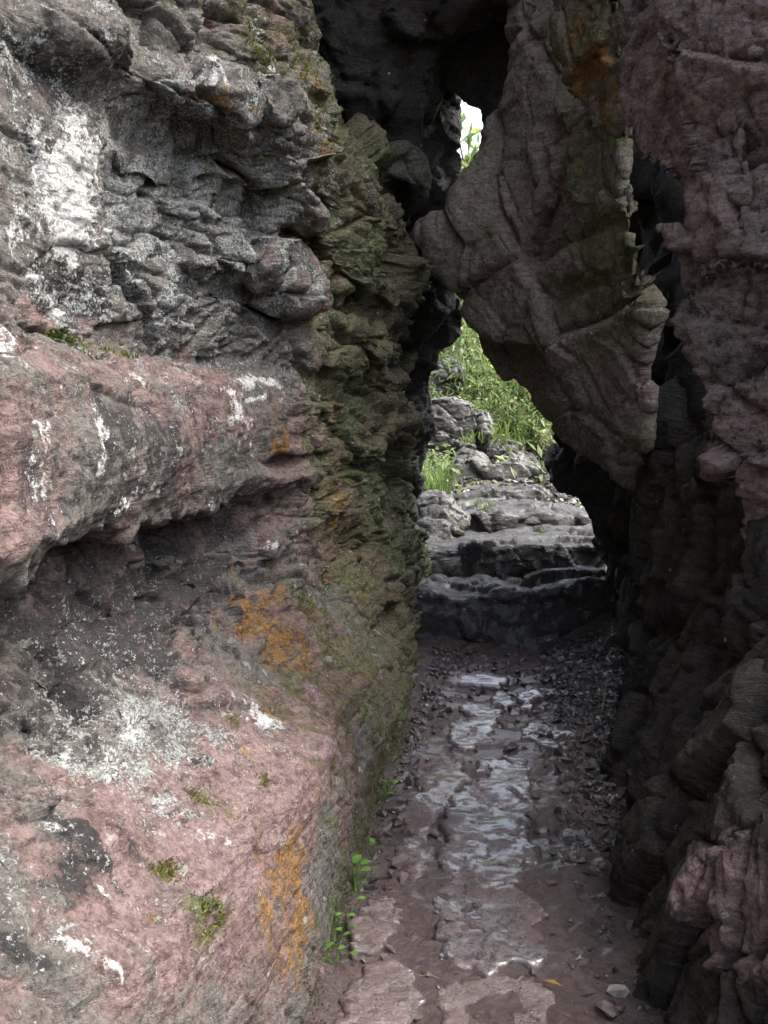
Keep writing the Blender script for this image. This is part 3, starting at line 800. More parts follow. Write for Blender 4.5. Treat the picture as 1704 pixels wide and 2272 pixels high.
# overhanging pink rock at the right edge
over = empty('overhanging_rock', (1.2, 3.1, 1.0))
tag(over, 'pink cracked rock overhanging on the right, its ragged underside high above the path', 'rock')
rock('column', [(1400, -220), (1405, 60), (1402, 170), (1436, 330), (1455, 362), (1495, 432), (1528, 545), (1552, 720), (1620, 740), (1590, 300), (1550, 100), (1540, -220)],
     3.35, [(1390, 0, 3.55), (1400, 340, 3.5), (1500, 300, 3.3), (1490, 560, 3.4), (1540, 0, 3.2), (1580, 500, 3.2)], 0.6, M['block'], res=0.02, taper=0.6, rnd=0.03, big=0.015, fac=0.075, fscale=(4.2, 3, 2.6), fine=0.007, seed=5, parent=over, film=0.05,
     masks=[(PK, 1440, 300, 60, 200, .7), (PK, 1520, 160, 40, 90, .6), (DK, 1420, 430, 50, 60, .5)])
rock('upper_block', [(1485, -220), (1505, 60), (1540, 280), (1560, 420), (1570, 640), (2000, 640), (2000, -220)],
     3.0, [(1510, 0, 3.2), (1560, 400, 3.15), (1704, 100, 2.9), (1704, 500, 2.95), (1900, 300, 2.8)], 0.9, M['block'], res=0.022, taper=0.6, rnd=0.03, big=0.015, fac=0.08, fscale=(3.4, 3, 3.4), fine=0.007, seed=6, parent=over, film=0.0,
     masks=[(PK, 1600, 300, 120, 260, .65), (DK, 1580, 60, 60, 60, .45), (DK, 1670, 480, 60, 90, .6), (LI, 1680, 60, 60, 80, .5)])
rock('lower_block', [(1515, 470), (1535, 540), (1545, 640), (1556, 700), (1588, 845), (1610, 1000), (1624, 1100), (1642, 1190), (1660, 1240), (1700, 1265), (1780, 1265), (2000, 1270), (2000, 440)],
     3.0, [(1500, 480, 3.2), (1530, 600, 3.2), (1580, 850, 3.15), (1620, 1200, 3.1), (1704, 900, 2.98), (1704, 1280, 3.05), (1900, 900, 2.8), (1704, 600, 3.0)], 0.9, M['block'], res=0.022, taper=0.6, rnd=0.03, big=0.015, fac=0.075, fscale=(3.0, 3, 5.2), lam_amp=0.014, fine=0.007, seed=17, parent=over, film=0.0,
     masks=[(PK, 1660, 1150, 120, 140, .95), (PK, 1600, 980, 60, 90, .6), (DK, 1690, 800, 90, 60, .3), (DK, 1640, 900, 70, 30, .25), (W, 1690, 1250, 14, 8, .7), (MS, 1650, 680, 90, 30, .4)])

# dark inner wall on the right
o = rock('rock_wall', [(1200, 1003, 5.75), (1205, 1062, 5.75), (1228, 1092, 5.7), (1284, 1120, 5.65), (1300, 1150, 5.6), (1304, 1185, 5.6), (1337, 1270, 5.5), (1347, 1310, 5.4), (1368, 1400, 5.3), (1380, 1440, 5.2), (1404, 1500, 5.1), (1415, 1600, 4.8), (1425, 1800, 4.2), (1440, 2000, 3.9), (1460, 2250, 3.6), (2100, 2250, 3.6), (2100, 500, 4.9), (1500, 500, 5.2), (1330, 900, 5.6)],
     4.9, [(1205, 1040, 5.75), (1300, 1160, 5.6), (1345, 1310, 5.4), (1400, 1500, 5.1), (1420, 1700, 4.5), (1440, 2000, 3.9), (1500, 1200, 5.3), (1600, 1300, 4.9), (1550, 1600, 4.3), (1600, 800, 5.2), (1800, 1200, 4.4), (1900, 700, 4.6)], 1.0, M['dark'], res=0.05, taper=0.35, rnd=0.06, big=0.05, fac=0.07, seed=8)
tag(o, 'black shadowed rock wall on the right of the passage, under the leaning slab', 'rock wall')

# boulders low on the right
def boulder(name, outline, Yref, front, thick, mat, label, **kw):
    o = rock(name, outline, Yref, front, thick, mat, **kw)
    return tag(o, label, 'boulder', kw.get('group'))
low = empty('rock_wall', (1.3, 3.0, 0.0))
tag(low, 'dark steep cracked rock wall at the lower right, below the pink overhang', 'rock wall')
ry_ = np.array([0.2, 1.8, 2.4, 2.8, 3.3, 4.0, 5.0, 5.7])
rz_ = np.array([-0.2, 0.0, 0.3, 0.6, 0.9, 1.2, 1.7])
RX = np.array([[1.20, .84, .65, .71, .85, 1.01, 1.22, 1.30], [1.20, .85, .66, .72, .86, 1.02, 1.22, 1.30], [1.25, .92, .74, .80, .92, 1.06, 1.23, 1.30],
               [1.30, 1.02, .90, .94, 1.03, 1.13, 1.25, 1.31], [1.35, 1.12, 1.04, 1.07, 1.13, 1.20, 1.28, 1.32], [1.45, 1.28, 1.20, 1.20, 1.22, 1.26, 1.32, 1.36], [1.70, 1.60, 1.55, 1.50, 1.45, 1.42, 1.42, 1.45]])
ly = np.concatenate([np.linspace(0.2, 2.0, 40)[:-1], np.geomspace(2.0, 5.7, 300)]); lz = np.linspace(-0.2, 1.7, 220)
LY, LZ = np.meshgrid(ly, lz, indexing='ij')
iy = np.clip(np.searchsorted(ry_, LY) - 1, 0, len(ry_) - 2); iz = np.clip(np.searchsorted(rz_, LZ) - 1, 0, len(rz_) - 2)
ty = (LY - ry_[iy]) / (ry_[iy + 1] - ry_[iy]); tz = (LZ - rz_[iz]) / (rz_[iz + 1] - rz_[iz])
LX = (RX[iz, iy] * (1 - ty) + RX[iz, iy + 1] * ty) * (1 - tz) + (RX[iz + 1, iy] * (1 - ty) + RX[iz + 1, iy + 1] * ty) * tz
LV = np.stack([LX, LY, LZ], -1).reshape(-1, 3).astype(np.float32)
nl = len(lz)
k = np.arange((len(ly) - 1) * nl).reshape(len(ly) - 1, nl)[:, :-1].ravel()
LF = np.stack([k, k + 1, k + nl + 1, k + nl], 1)
LN = vnormals(LV, LF)
d = 0.12 * facets(LV + 50, (3.4, 3.2, 0.9), .45, .5, .12) + 0.040 * facets(LV + 61, (8, 7.5, 1.6), .5, .7, .12) + 0.010 * facets(LV + 71, (16, 16, 9), .5, .5, .1)
d += 0.03 * fbm(LV * 2.2 + 33, 3) + 0.008 * fbm(LV * 12, 3)
rib = np.stack([LV[:, 0] * 9, LV[:, 1] * 9 + 1.5 * perlin(LV * 3), LV[:, 2] * 1.2], 1)
d += 0.022 * fbm(rib, 3, 0.55, True)
LV = LV + LN * d[:, None]
la = np.zeros((len(LV), 3), np.float32); lb = np.zeros((len(LV), 3), np.float32)
fl_y, fl_z = LY.ravel(), LZ.ravel()
pinkz = np.exp(-(((fl_y - 2.22) / .24) ** 2 + ((fl_z - .38) / .16) ** 2) ** 1.5)
lb[:, 1] = 0.85 * pinkz; lb[:, 0] = 0.42 - 0.3 * pinkz; la[:, 1] = 0.40 * (1 - pinkz)
isp = (pinkz > 0.45)[LF[:, 0]]
for sel, nm, lab in ((~isp, 'ribbed_face', 'dark ribbed and cracked rock face'), (isp, 'pink_face', 'pale pinkish rock face near the corner')):
    u, inv = np.unique(LF[sel], return_inverse=True)
    o = obj(nm, mesh_np(nm, LV[u], inv.reshape(-1, 4), M['low'], True, {'ma': la[u], 'mb': lb[u]})); put_under(o, low)
    o['label'] = lab

# roof, chockstone and the black column that closes the left of the opening
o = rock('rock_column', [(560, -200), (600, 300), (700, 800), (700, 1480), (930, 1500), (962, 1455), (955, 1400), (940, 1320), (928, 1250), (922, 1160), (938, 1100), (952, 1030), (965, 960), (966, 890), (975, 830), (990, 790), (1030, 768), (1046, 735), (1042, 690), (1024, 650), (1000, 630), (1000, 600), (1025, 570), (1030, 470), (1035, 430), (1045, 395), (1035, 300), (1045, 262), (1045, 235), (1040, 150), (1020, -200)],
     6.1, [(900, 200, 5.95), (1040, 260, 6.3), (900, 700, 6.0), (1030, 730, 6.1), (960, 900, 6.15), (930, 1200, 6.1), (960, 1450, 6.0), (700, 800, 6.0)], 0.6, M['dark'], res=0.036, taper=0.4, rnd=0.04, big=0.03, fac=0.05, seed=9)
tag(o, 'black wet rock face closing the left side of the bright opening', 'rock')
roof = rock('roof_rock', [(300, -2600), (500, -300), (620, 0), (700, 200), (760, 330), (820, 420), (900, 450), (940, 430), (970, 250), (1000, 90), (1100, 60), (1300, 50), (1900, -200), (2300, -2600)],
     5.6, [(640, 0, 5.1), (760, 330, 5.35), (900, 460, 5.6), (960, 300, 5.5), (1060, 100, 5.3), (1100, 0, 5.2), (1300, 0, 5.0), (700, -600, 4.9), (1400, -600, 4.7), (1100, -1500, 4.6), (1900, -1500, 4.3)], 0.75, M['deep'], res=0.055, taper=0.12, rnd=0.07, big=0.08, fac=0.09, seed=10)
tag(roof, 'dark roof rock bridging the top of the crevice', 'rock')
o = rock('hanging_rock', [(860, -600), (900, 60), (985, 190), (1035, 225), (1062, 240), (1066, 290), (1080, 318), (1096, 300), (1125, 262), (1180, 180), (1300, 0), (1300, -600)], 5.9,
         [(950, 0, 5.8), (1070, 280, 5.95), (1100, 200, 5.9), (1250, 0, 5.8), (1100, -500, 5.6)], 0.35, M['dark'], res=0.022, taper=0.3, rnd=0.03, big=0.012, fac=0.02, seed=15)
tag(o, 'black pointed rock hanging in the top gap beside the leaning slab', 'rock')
o = rock('chockstone', [(845, 330), (870, 312), (905, 308), (945, 335), (968, 395), (962, 425), (900, 415), (850, 400)], 5.3,
         [(850, 340, 5.3), (905, 320, 5.28), (960, 400, 5.35), (870, 400, 5.22)], 0.4, M['olive'], res=0.016, taper=0.3, rnd=0.05, big=0.02, fac=0.03, seed=11)
tag(o, 'grey wedged stone stuck in the dark crevice above the opening', 'stone')
# the mass of hill on the right, behind the slab and the overhang
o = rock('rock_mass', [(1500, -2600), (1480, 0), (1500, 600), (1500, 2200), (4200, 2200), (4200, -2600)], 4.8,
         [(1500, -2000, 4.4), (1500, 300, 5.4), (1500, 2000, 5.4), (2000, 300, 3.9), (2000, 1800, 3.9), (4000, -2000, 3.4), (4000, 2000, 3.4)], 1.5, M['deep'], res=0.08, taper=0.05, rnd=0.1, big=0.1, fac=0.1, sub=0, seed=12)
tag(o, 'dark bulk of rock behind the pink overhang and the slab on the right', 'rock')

o = rock('shade_bank', [(1.35, -0.2), (1.45, 0.6), (1.6, 1.2), (1.9, 1.7), (3.0, 2.2), (5.0, 2.4), (5.0, -0.2)], 0,
         [(1.4, 0, -2.0), (1.6, 1.5, -1.8), (5.0, 2, -2.2)], 4.9, M['olive'], res=0.09, world_xz=True, taper=0.0, rnd=0.15, big=0.12, fac=0.1, sub=0, seed=14)  # unseen bank, added to keep sun off the floor and lower right
tag(o, 'unseen low rock bank added beside the viewer to shade the path and lower right', 'rock')

# ------------------------------------------------------------------ steps, boulders and hillside outside
def lump(name, outline, Y, depth, mat, label, cat, seed, group=None, back=0.0, **kw):
    """rock seen from the front: outline at distance Y, flat-topped, depth metres deep"""
    xs = [p[0] for p in outline]; ysx = [p[1] for p in outline]
    fr = [(min(xs), min(ysx), Y + 0.10 + back), (max(xs), min(ysx), Y + 0.10 + back), (min(xs), max(ysx), Y), (max(xs), max(ysx), Y), ((min(xs) + max(xs)) / 2, (min(ysx) + max(ysx)) / 2, Y - 0.02)]
    k = dict(res=0.032 if depth > 0.7 else 0.024, taper=0.02, rnd=0.02, big=0.025, fac=0.045, fine=0.009, fscale=(3.2, 3.2, 4.5), lam_amp=0.006)
    k.update(kw)
    o = rock(name, outline, Y, fr, depth, mat, seed=seed, **k)
    return tag(o, label, cat, group)

G = 'rock steps climbing out of the passage'
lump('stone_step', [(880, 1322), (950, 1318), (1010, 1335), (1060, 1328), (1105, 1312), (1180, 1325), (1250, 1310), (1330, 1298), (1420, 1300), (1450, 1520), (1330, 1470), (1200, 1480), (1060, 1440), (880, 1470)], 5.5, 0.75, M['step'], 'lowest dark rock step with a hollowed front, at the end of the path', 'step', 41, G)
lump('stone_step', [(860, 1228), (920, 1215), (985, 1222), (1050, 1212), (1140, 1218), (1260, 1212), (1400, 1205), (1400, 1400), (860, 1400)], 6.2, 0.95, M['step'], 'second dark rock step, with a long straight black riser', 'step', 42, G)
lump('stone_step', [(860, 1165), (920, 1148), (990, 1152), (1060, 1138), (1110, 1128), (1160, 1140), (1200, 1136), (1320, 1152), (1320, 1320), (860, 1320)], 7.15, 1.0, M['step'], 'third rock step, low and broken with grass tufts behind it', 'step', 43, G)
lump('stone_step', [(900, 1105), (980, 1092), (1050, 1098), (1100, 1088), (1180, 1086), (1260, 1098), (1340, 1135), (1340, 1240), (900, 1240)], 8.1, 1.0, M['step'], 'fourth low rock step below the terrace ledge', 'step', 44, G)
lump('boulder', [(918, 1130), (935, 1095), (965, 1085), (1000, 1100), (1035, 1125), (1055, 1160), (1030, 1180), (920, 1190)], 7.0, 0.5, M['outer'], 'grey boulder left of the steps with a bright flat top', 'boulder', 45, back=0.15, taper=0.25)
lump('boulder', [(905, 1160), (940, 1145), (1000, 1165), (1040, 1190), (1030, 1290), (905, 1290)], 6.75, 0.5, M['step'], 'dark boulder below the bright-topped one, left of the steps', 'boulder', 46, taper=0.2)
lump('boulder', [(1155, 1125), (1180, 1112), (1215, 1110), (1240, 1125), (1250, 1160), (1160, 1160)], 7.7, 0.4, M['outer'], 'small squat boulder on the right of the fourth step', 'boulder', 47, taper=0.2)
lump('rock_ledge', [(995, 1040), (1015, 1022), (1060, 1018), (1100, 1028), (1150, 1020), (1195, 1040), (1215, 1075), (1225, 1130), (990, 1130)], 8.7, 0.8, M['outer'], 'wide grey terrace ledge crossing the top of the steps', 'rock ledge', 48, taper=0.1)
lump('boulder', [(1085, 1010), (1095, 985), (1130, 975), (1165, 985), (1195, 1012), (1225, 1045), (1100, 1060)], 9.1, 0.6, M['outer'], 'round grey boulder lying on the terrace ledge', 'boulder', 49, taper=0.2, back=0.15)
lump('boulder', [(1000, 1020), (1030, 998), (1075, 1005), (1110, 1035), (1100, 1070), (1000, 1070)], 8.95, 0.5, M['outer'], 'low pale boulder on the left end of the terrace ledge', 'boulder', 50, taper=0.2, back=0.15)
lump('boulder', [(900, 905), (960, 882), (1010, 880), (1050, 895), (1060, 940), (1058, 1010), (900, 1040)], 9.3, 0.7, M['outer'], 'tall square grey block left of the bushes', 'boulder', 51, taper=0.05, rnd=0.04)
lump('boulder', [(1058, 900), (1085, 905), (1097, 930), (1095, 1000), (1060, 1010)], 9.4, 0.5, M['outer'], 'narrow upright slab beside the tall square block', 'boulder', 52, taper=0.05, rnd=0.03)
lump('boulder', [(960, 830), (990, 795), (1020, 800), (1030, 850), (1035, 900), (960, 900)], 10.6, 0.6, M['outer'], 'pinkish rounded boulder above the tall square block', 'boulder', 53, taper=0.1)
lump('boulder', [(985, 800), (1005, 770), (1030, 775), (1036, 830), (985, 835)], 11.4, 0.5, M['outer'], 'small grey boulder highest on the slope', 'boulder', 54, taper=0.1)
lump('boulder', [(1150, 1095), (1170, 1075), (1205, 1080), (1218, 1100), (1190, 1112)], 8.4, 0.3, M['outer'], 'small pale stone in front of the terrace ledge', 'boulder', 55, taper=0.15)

# ------------------------------------------------------------------ flat stones of the path
def flat_stone(outline, h, mat, label, res=0.012, lift=0.02, seed=0, tilt=0.0, amp=0.0055):
    pts = [on_floor(x, y, lift) for x, y in outline]
    pol = [(p[0], p[1]) for p in pts]
    zc = np.mean([floor_h(*p) for p in pol]) + lift
    cy = np.mean([p[1] for p in pol])
    gx_ = np.arange(min(p[0] for p in pol) - .06, max(p[0] for p in pol) + .06, res)
    gy_ = np.arange(min(p[1] for p in pol) - .06, max(p[1] for p in pol) + .06, res)
    slope = 0.0625 + tilt
    X, Y = np.meshgrid(gx_, gy_, indexing='ij')
    PD = poly_sd(pol, X, Y)
    Pn = np.stack([X, Y, X * 0 + seed], -1).reshape(-1, 3).astype(np.float32)
    PD = PD + 0.05 * fbm(Pn * 7, 5, 0.62).reshape(X.shape)
    top = slope * (Y - cy) + amp * 1.6 * fbm(Pn * 4, 3).reshape(X.shape) + amp * 1.0 * facets(Pn, (5, 5.5, 1), .5, .9, .5).reshape(X.shape)
    gz_ = np.arange(-h - .15, .15, res)
    Z = gz_[None, None, :] - top[:, :, None]
    D = smax(PD[:, :, None] + 0 * Z, Z, 0.008)
    D = smax(D, -h - Z, 0.008)
    D[0] = D[-1] = 1; D[:, 0] = D[:, -1] = 1; D[:, :, 0] = D[:, :, -1] = 1
    V, F = surface_nets(D, (gx_[0], gy_[0], gz_[0]), res)
    V = V.astype(np.float32)
    V[:, 2] += zc
    N = vnormals(V, F)
    V += N * (0.003 * fbm(V * 30, 3, .6))[:, None]
    o = obj('paving_stone', mesh_np('paving_stone', V, F, mat))
    return tag(o, label, 'stone')

flat_stone([(985, 1800), (1030, 1740), (1095, 1690), (1165, 1685), (1185, 1730), (1165, 1800), (1175, 1880), (1150, 1960), (1200, 2020), (1218, 2110), (1190, 2160), (1130, 2140), (1080, 2165), (975, 2120), (970, 2020), (990, 1930), (985, 1860)], 0.06, M['wet'], 'long shining wet slab down the middle of the path', lift=0.016, seed=1)
flat_stone([(990, 1640), (1010, 1560), (1090, 1555), (1112, 1590), (1090, 1640), (1040, 1655)], 0.06, M['wet'], 'pale wet stone on the left, nearest the first step', seed=2, lift=0.016)
flat_stone([(1152, 1605), (1200, 1600), (1275, 1625), (1255, 1660), (1160, 1645)], 0.06, M['wet'], 'pale wet stone right of centre beside the rubble', seed=3, lift=0.016)
flat_stone([(1095, 1545), (1100, 1530), (1145, 1535), (1150, 1555), (1120, 1565)], 0.05, M['wet'], 'small dark-edged stone left of a matching small stone', seed=4, lift=0.02)
flat_stone([(1155, 1525), (1195, 1522), (1200, 1550), (1170, 1562), (1155, 1550)], 0.05, M['wet'], 'small squarish wet stone right of the dark-edged one', seed=5, lift=0.016)
flat_stone([(1045, 1690), (1080, 1665), (1105, 1680), (1085, 1700), (1055, 1705)], 0.04, M['wet'], 'small wet stone between the long slab and the pale left stone', seed=6, lift=0.014)
flat_stone([(950, 1690), (1030, 1680), (1040, 1720), (1000, 1790), (960, 1850), (945, 1960), (880, 1990), (905, 1800)], 0.05, M['damp'], 'purple damp slab along the foot of the left wall', seed=7, lift=0.015)
flat_stone([(1100, 1690), (1110, 1665), (1175, 1680), (1170, 1700)], 0.04, M['wet'], 'thin wet stone just beyond the long slab', seed=8, lift=0.02)
flat_stone([(780, 2130), (850, 2110), (930, 2150), (940, 2230), (900, 2300), (740, 2300), (750, 2210)], 0.05, M['damp'], 'dull red slab at the bottom left of the path', seed=9, lift=0.012)
flat_stone([(990, 2180), (1150, 2170), (1220, 2200), (1230, 2310), (960, 2310), (965, 2230)], 0.05, M['damp'], 'dull brown slab at the bottom centre of the path', seed=10, lift=0.010)
flat_stone([(1000, 1490), (1060, 1480), (1120, 1500), (1110, 1520), (1040, 1515), (1000, 1510)], 0.04, M['wet'], 'broken flat stone close under the first step', seed=12, lift=0.02)
flat_stone([(780, 2010), (850, 1990), (900, 2020), (880, 2090), (790, 2100)], 0.05, M['damp'], 'reddish slab beside the green sprouts', seed=11, lift=0.010)

# ------------------------------------------------------------------ rubble
def hull_shard(seed, flat=0.4, n=11):
    import bmesh
    r = random.Random(seed)
    bm = bmesh.new()
    for _ in range(n):
        v = Vector((r.gauss(0, 1), r.gauss(0, 1), r.gauss(0, 1))).normalized()
        bm.verts.new((v.x * r.uniform(.8, 1.1), v.y * r.uniform(.55, .8), v.z * flat * r.uniform(.8, 1.1)))
    res = bmesh.ops.convex_hull(bm, input=bm.verts)
    bmesh.ops.delete(bm, geom=[e for e in res['geom_interior'] if isinstance(e, bmesh.types.BMVert)], context='VERTS')
    bmesh.ops.bevel(bm, geom=list(bm.edges), offset=0.06, segments=1, affect='EDGES', profile=0.5) if n < 10 else None
    V = [v.co.copy() for v in bm.verts]; bm.verts.index_update()
    F = [[v.index for v in f.verts] for f in bm.faces]
    bm.free()
    return V, F

shards = []
for s in range(9):
    Vs, Fs = hull_shard(s + 3, 0.42 + 0.09 * (s % 4))
    for mname in ('shard', 'shard_red'):
        me = bpy.data.meshes.new('rubble_stone'); me.from_pydata(Vs, [], Fs); me.materials.append(M[mname])
        shards.append((me, Vs, Fs, mname))

def density(x, y):
    """where loose stones lie: a drift along the right wall, thin scatter elsewhere"""
    u = x - 0.11 * (y - 2.5)
    drift = smooth(0.42, 0.62, u - 0.03 * (y - 2.5)) * smooth(2.0, 3.4, y)
    left = (1 - smooth(0.02, 0.16, x + 0.17 - 0.147 * (y - 2.5))) * 0.4 * smooth(2.3, 3.0, y)
    mid = 0.025 + 0.13 * smooth(4.2, 5.2, y)
    return min(1.0, drift * (0.25 + 0.75 * smooth(2.9, 4.2, y)) + left + mid)

cand = []
while len(cand) < 5000:
    y = random.uniform(2.1, 5.45); x = random.uniform(-0.15, 1.55)
    if x < -0.15 + 0.147 * (y - 2.5) or x > 0.80 + 0.22 * (y - 2.5): continue
    if random.random() < density(x, y):
        cand.append((x, y))
spots = []
for (x, y) in cand:
    r = random.choice((0.006, 0.008, 0.010, 0.012, 0.014, 0.017, 0.02, 0.025, 0.032)) * (0.72 + 0.28 * float(smooth(2.8, 4.2, y)))
    spots.append((r / y, x, y, r))
spots.sort(reverse=True)
XX = np.array([s[1] for s in spots], np.float32)[:, None]; YYs = np.array([s[2] for s in spots], np.float32)[:, None]
ZZ = soil_z(XX, YYs)[:, 0]
gv, gf = [], []
for i, (_, x, y, r) in enumerate(spots):
    me, Vs, Fs, mname = random.choice(shards)
    if x < 0.55 + 0.1 * (y - 2.5) and mname == 'shard' and random.random() < 0.6:
        me, Vs, Fs, mname = random.choice([s for s in shards if s[3] == 'shard_red'])
    if y > 3.7 and mname == 'shard_red' and random.random() < 0.75:
        me, Vs, Fs, mname = random.choice([s for s in shards if s[3] == 'shard'])
    if i >= 290: r *= 0.8
    rot = Euler((random.gauss(0, .35), random.gauss(0, .35), random.uniform(0, 6.28)))
    z = float(ZZ[i]) + r * 0.25
    if i < 290:
        o = bpy.data.objects.new('rubble_stone', me); COL.objects.link(o)
        o.location = (x, y, z); o.rotation_euler = rot; o.scale = (r * random.uniform(.9, 1.4), r, r)
        if x > 0.5 + 0.14 * (y - 2.5):
            tag(o, ('larger ' if r > 0.02 else 'small ') + 'dark angular rubble stone ' + ('at the foot of the steps on the right' if y > 4.7 else 'in the middle of the drift along the right wall' if y > 3.9 else 'at the near end of the drift along the right wall'), 'stone', 'rubble drift along the right wall')
        elif mname == 'shard_red':
            tag(o, 'reddish loose stone scattered on the path', 'stone', 'reddish loose stones on the path')
        else:
            tag(o, 'dark loose stone scattered on the path', 'stone', 'dark loose stones on the path')
    else:
        Mx = Matrix.LocRotScale(Vector((x, y, z)), rot, Vector((r * 1.2, r, r)))
        b0 = len(gv)
        gv += [Mx @ v for v in Vs]; gf += [[b0 + k for k in f] for f in Fs]
for _ in range(700):
    y = random.uniform(7.3, 9.0); x = random.uniform(0.25, 1.9)
    _, Vs, Fs, _ = random.choice(shards); r = random.uniform(.012, .045)
    Mx = Matrix.LocRotScale(Vector((x, y, float(path_z(x, y)) - .045 + r * .2)), Euler((random.gauss(0, .3), random.gauss(0, .3), random.uniform(0, 6.28))), Vector((r * 1.2, r, r)))
    b0 = len(gv)
    gv += [Mx @ v for v in Vs]; gf += [[b0 + k for k in f] for f in Fs]
me = bpy.data.meshes.new('gravel'); me.from_pydata(gv, [], gf); me.materials.append(M['shard'])
tag(obj('gravel', me), 'fine dark gravel and chips lying over the path', 'gravel', kind='stuff')

def single_stone(px, py, r, mat, label, seed, name='stone', flat=0.55):
    p = on_floor(px, py)
    Vs, Fs = hull_shard(seed, flat, 16)
    me = bpy.data.meshes.new(name); me.from_pydata(Vs, [], Fs); me.materials.append(mat)
    o = obj(name, me)
    o.location = (p[0], p[1], floor_h(p[0], p[1]) + r * 0.3); o.scale = (r, r, r); o.rotation_euler = (0.1, -0.1, seed)
    return tag(o, label, 'stone')
single_stone(885, 1925, 0.040, M['shard_red'], 'rounded reddish stone at the left wall foot, larger of two', 101)
single_stone(893, 1958, 0.032, M['shard_red'], 'rounded reddish stone at the left wall foot, nearer of two', 102)
single_stone(1345, 2245, 0.035, M['shard_red'], 'pale red stone at the bottom right of the path', 103)
single_stone(1370, 2205, 0.035, M['pale'], 'pale stone lying near the ribbed boulder', 104)
single_stone(1355, 1790, 0.05, M['shard'], 'larger dark stone beside the right wall', 105)

# ------------------------------------------------------------------ plants
def leaf_mesh(name, leaves, mat):
    """leaves: list of (pos, dir, up, length, width) -> bent two-piece blades"""
    V, F = [], []
    for p, d, u, L, w in leaves:
        d = d.normalized(); s = d.cross(u)
        if s.length < 1e-4: s = d.cross(Vector((1, 0, 0)))
        s.normalize(); n = s.cross(d)
        b = len(V)
        V += [p, p + d * L * .45 + s * w * .5 + n * L * .06, p + d * L * .5 - n * L * .02, p + d * L * .45 - s * w * .5 + n * L * .06, p + d * L - n * L * .08]
        F += [(b, b + 1, b + 2), (b, b + 2, b + 3), (b + 1, b + 4, b + 2), (b + 3, b + 2, b + 4)]
    me = bpy.data.meshes.new(name); me.from_pydata(V, [], F); me.materials.append(mat)
    return me

def tube(pts, r0, r1, n=5):
    V, F = [], []
    for i, p in enumerate(pts):
        t = (pts[min(i + 1, len(pts) - 1)] - pts[max(i - 1, 0)]).normalized()
        a = t.cross(Vector((0.3, 0.9, 0.2))).normalized(); b = t.cross(a)
        r = r0 + (r1 - r0) * i / max(len(pts) - 1, 1)
        for k in range(n):
            th = 2 * math.pi * k / n
            V.append(p + a * math.cos(th) * r + b * math.sin(th) * r)
        if i:
            for k in range(n):
                F.append(((i - 1) * n + k, (i - 1) * n + (k + 1) % n, i * n + (k + 1) % n, i * n + k))
    return V, F

def tubes_mesh(name, list_pts, r0, r1, mat):
    V, F = [], []
    for pts in list_pts:
        v, f = tube(pts, r0, r1)
        b = len(V); V += v; F += [tuple(i + b for i in q) for q in f]
    me = bpy.data.meshes.new(name); me.from_pydata(V, [], F); me.materials.append(mat)
    return me

def rv(s=1.0):
    return Vector((random.gauss(0, s), random.gauss(0, s), random.gauss(0, s)))

def make_bush(seed, mat, n=900, leafL=0.055, leafW=0.026):
    random.seed(seed)
    stems, leaves = [], []
    for k in range(16):
        a = random.uniform(0, 6.28); reach = random.uniform(.15, .55); h = random.uniform(.45, 1.0)
        pts = [Vector((0, 0, 0))]
        for i in range(1, 7):
            t = i / 6
            pts.append(Vector((math.cos(a) * reach * t, math.sin(a) * reach * t, h * t ** .8)) + rv(.03))
        stems.append(pts)
    for _ in range(n):
        st = random.choice(stems); i = random.randint(1, 5); t = random.random()
        p = st[i].lerp(st[i + 1], t) + rv(.07)
        d = (rv(1) + Vector((0, 0, .35)) + (p - Vector((0, 0, .4))) * 0.8)
        leaves.append((p, d, Vector((0, 0, 1)) + rv(.4), leafL * random.uniform(.6, 1.3), leafW * random.uniform(.7, 1.2)))
    return leaf_mesh('foliage', leaves, mat), tubes_mesh('stems', stems, .008, .003, M['stem'])

bushes = [make_bush(3, M['leaf'], 480, .10, .055), make_bush(4, M['leaf2'], 520, .085, .045), make_bush(5, M['leaf3'], 420, .17, .03), make_bush(6, M['leaf3'], 560, .075, .06)]
bush_at = [(1040, 960, 9.7, .55), (1085, 940, 9.8, .6), (1130, 950, 9.9, .65), (1180, 975, 9.7, .55), (1215, 1010, 9.5, .5), (1235, 1080, 9.3, .5), (1060, 890, 10.4, .8), (1110, 890, 10.6, .85), (1160, 910, 10.5, .8), (1205, 930, 10.4, .8),
           (1050, 830, 11.2, .9), (1095, 830, 11.4, .9), (1140, 860, 11.2, .9), (1030, 780, 12.0, 1.0), (1070, 770, 12.2, 1.0), (1110, 800, 12.2, 1.0), (1020, 720, 13, 1.1), (1055, 700, 13.2, 1.2), (1090, 720, 13.2, 1.1), (960, 1080, 8.4, .35), (945, 1060, 8.6, .4),
           (1030, 640, 14, 1.3), (1000, 600, 14.5, 1.3), (1060, 600, 14.6, 1.4), (1040, 500, 15.5, 1.5), (1060, 420, 16.2, 1.7), (1030, 360, 16.6, 1.7), (1080, 330, 16.8, 1.8), (1045, 280, 17.2, 1.9), (1100, 260, 17.4, 1.9), (1010, 430, 16, 1.6), (1260, 960, 10.2, .8), (1000, 690, 13.4, 1.1), (980, 740, 12.6, 1.0), (990, 920, 10.2, .6), (1240, 880, 11, .9), (1040, 300, 16.9, 1.9), (1075, 280, 15.6, 3.0), (1045, 300, 15.9, 3.0), (1062, 300, 15.3, 2.9)]
random.seed(21)
descr = ['leafy bright green shrub', 'yellow-green shrub', 'long-leaved green shrub', 'round-leaved pale green shrub']
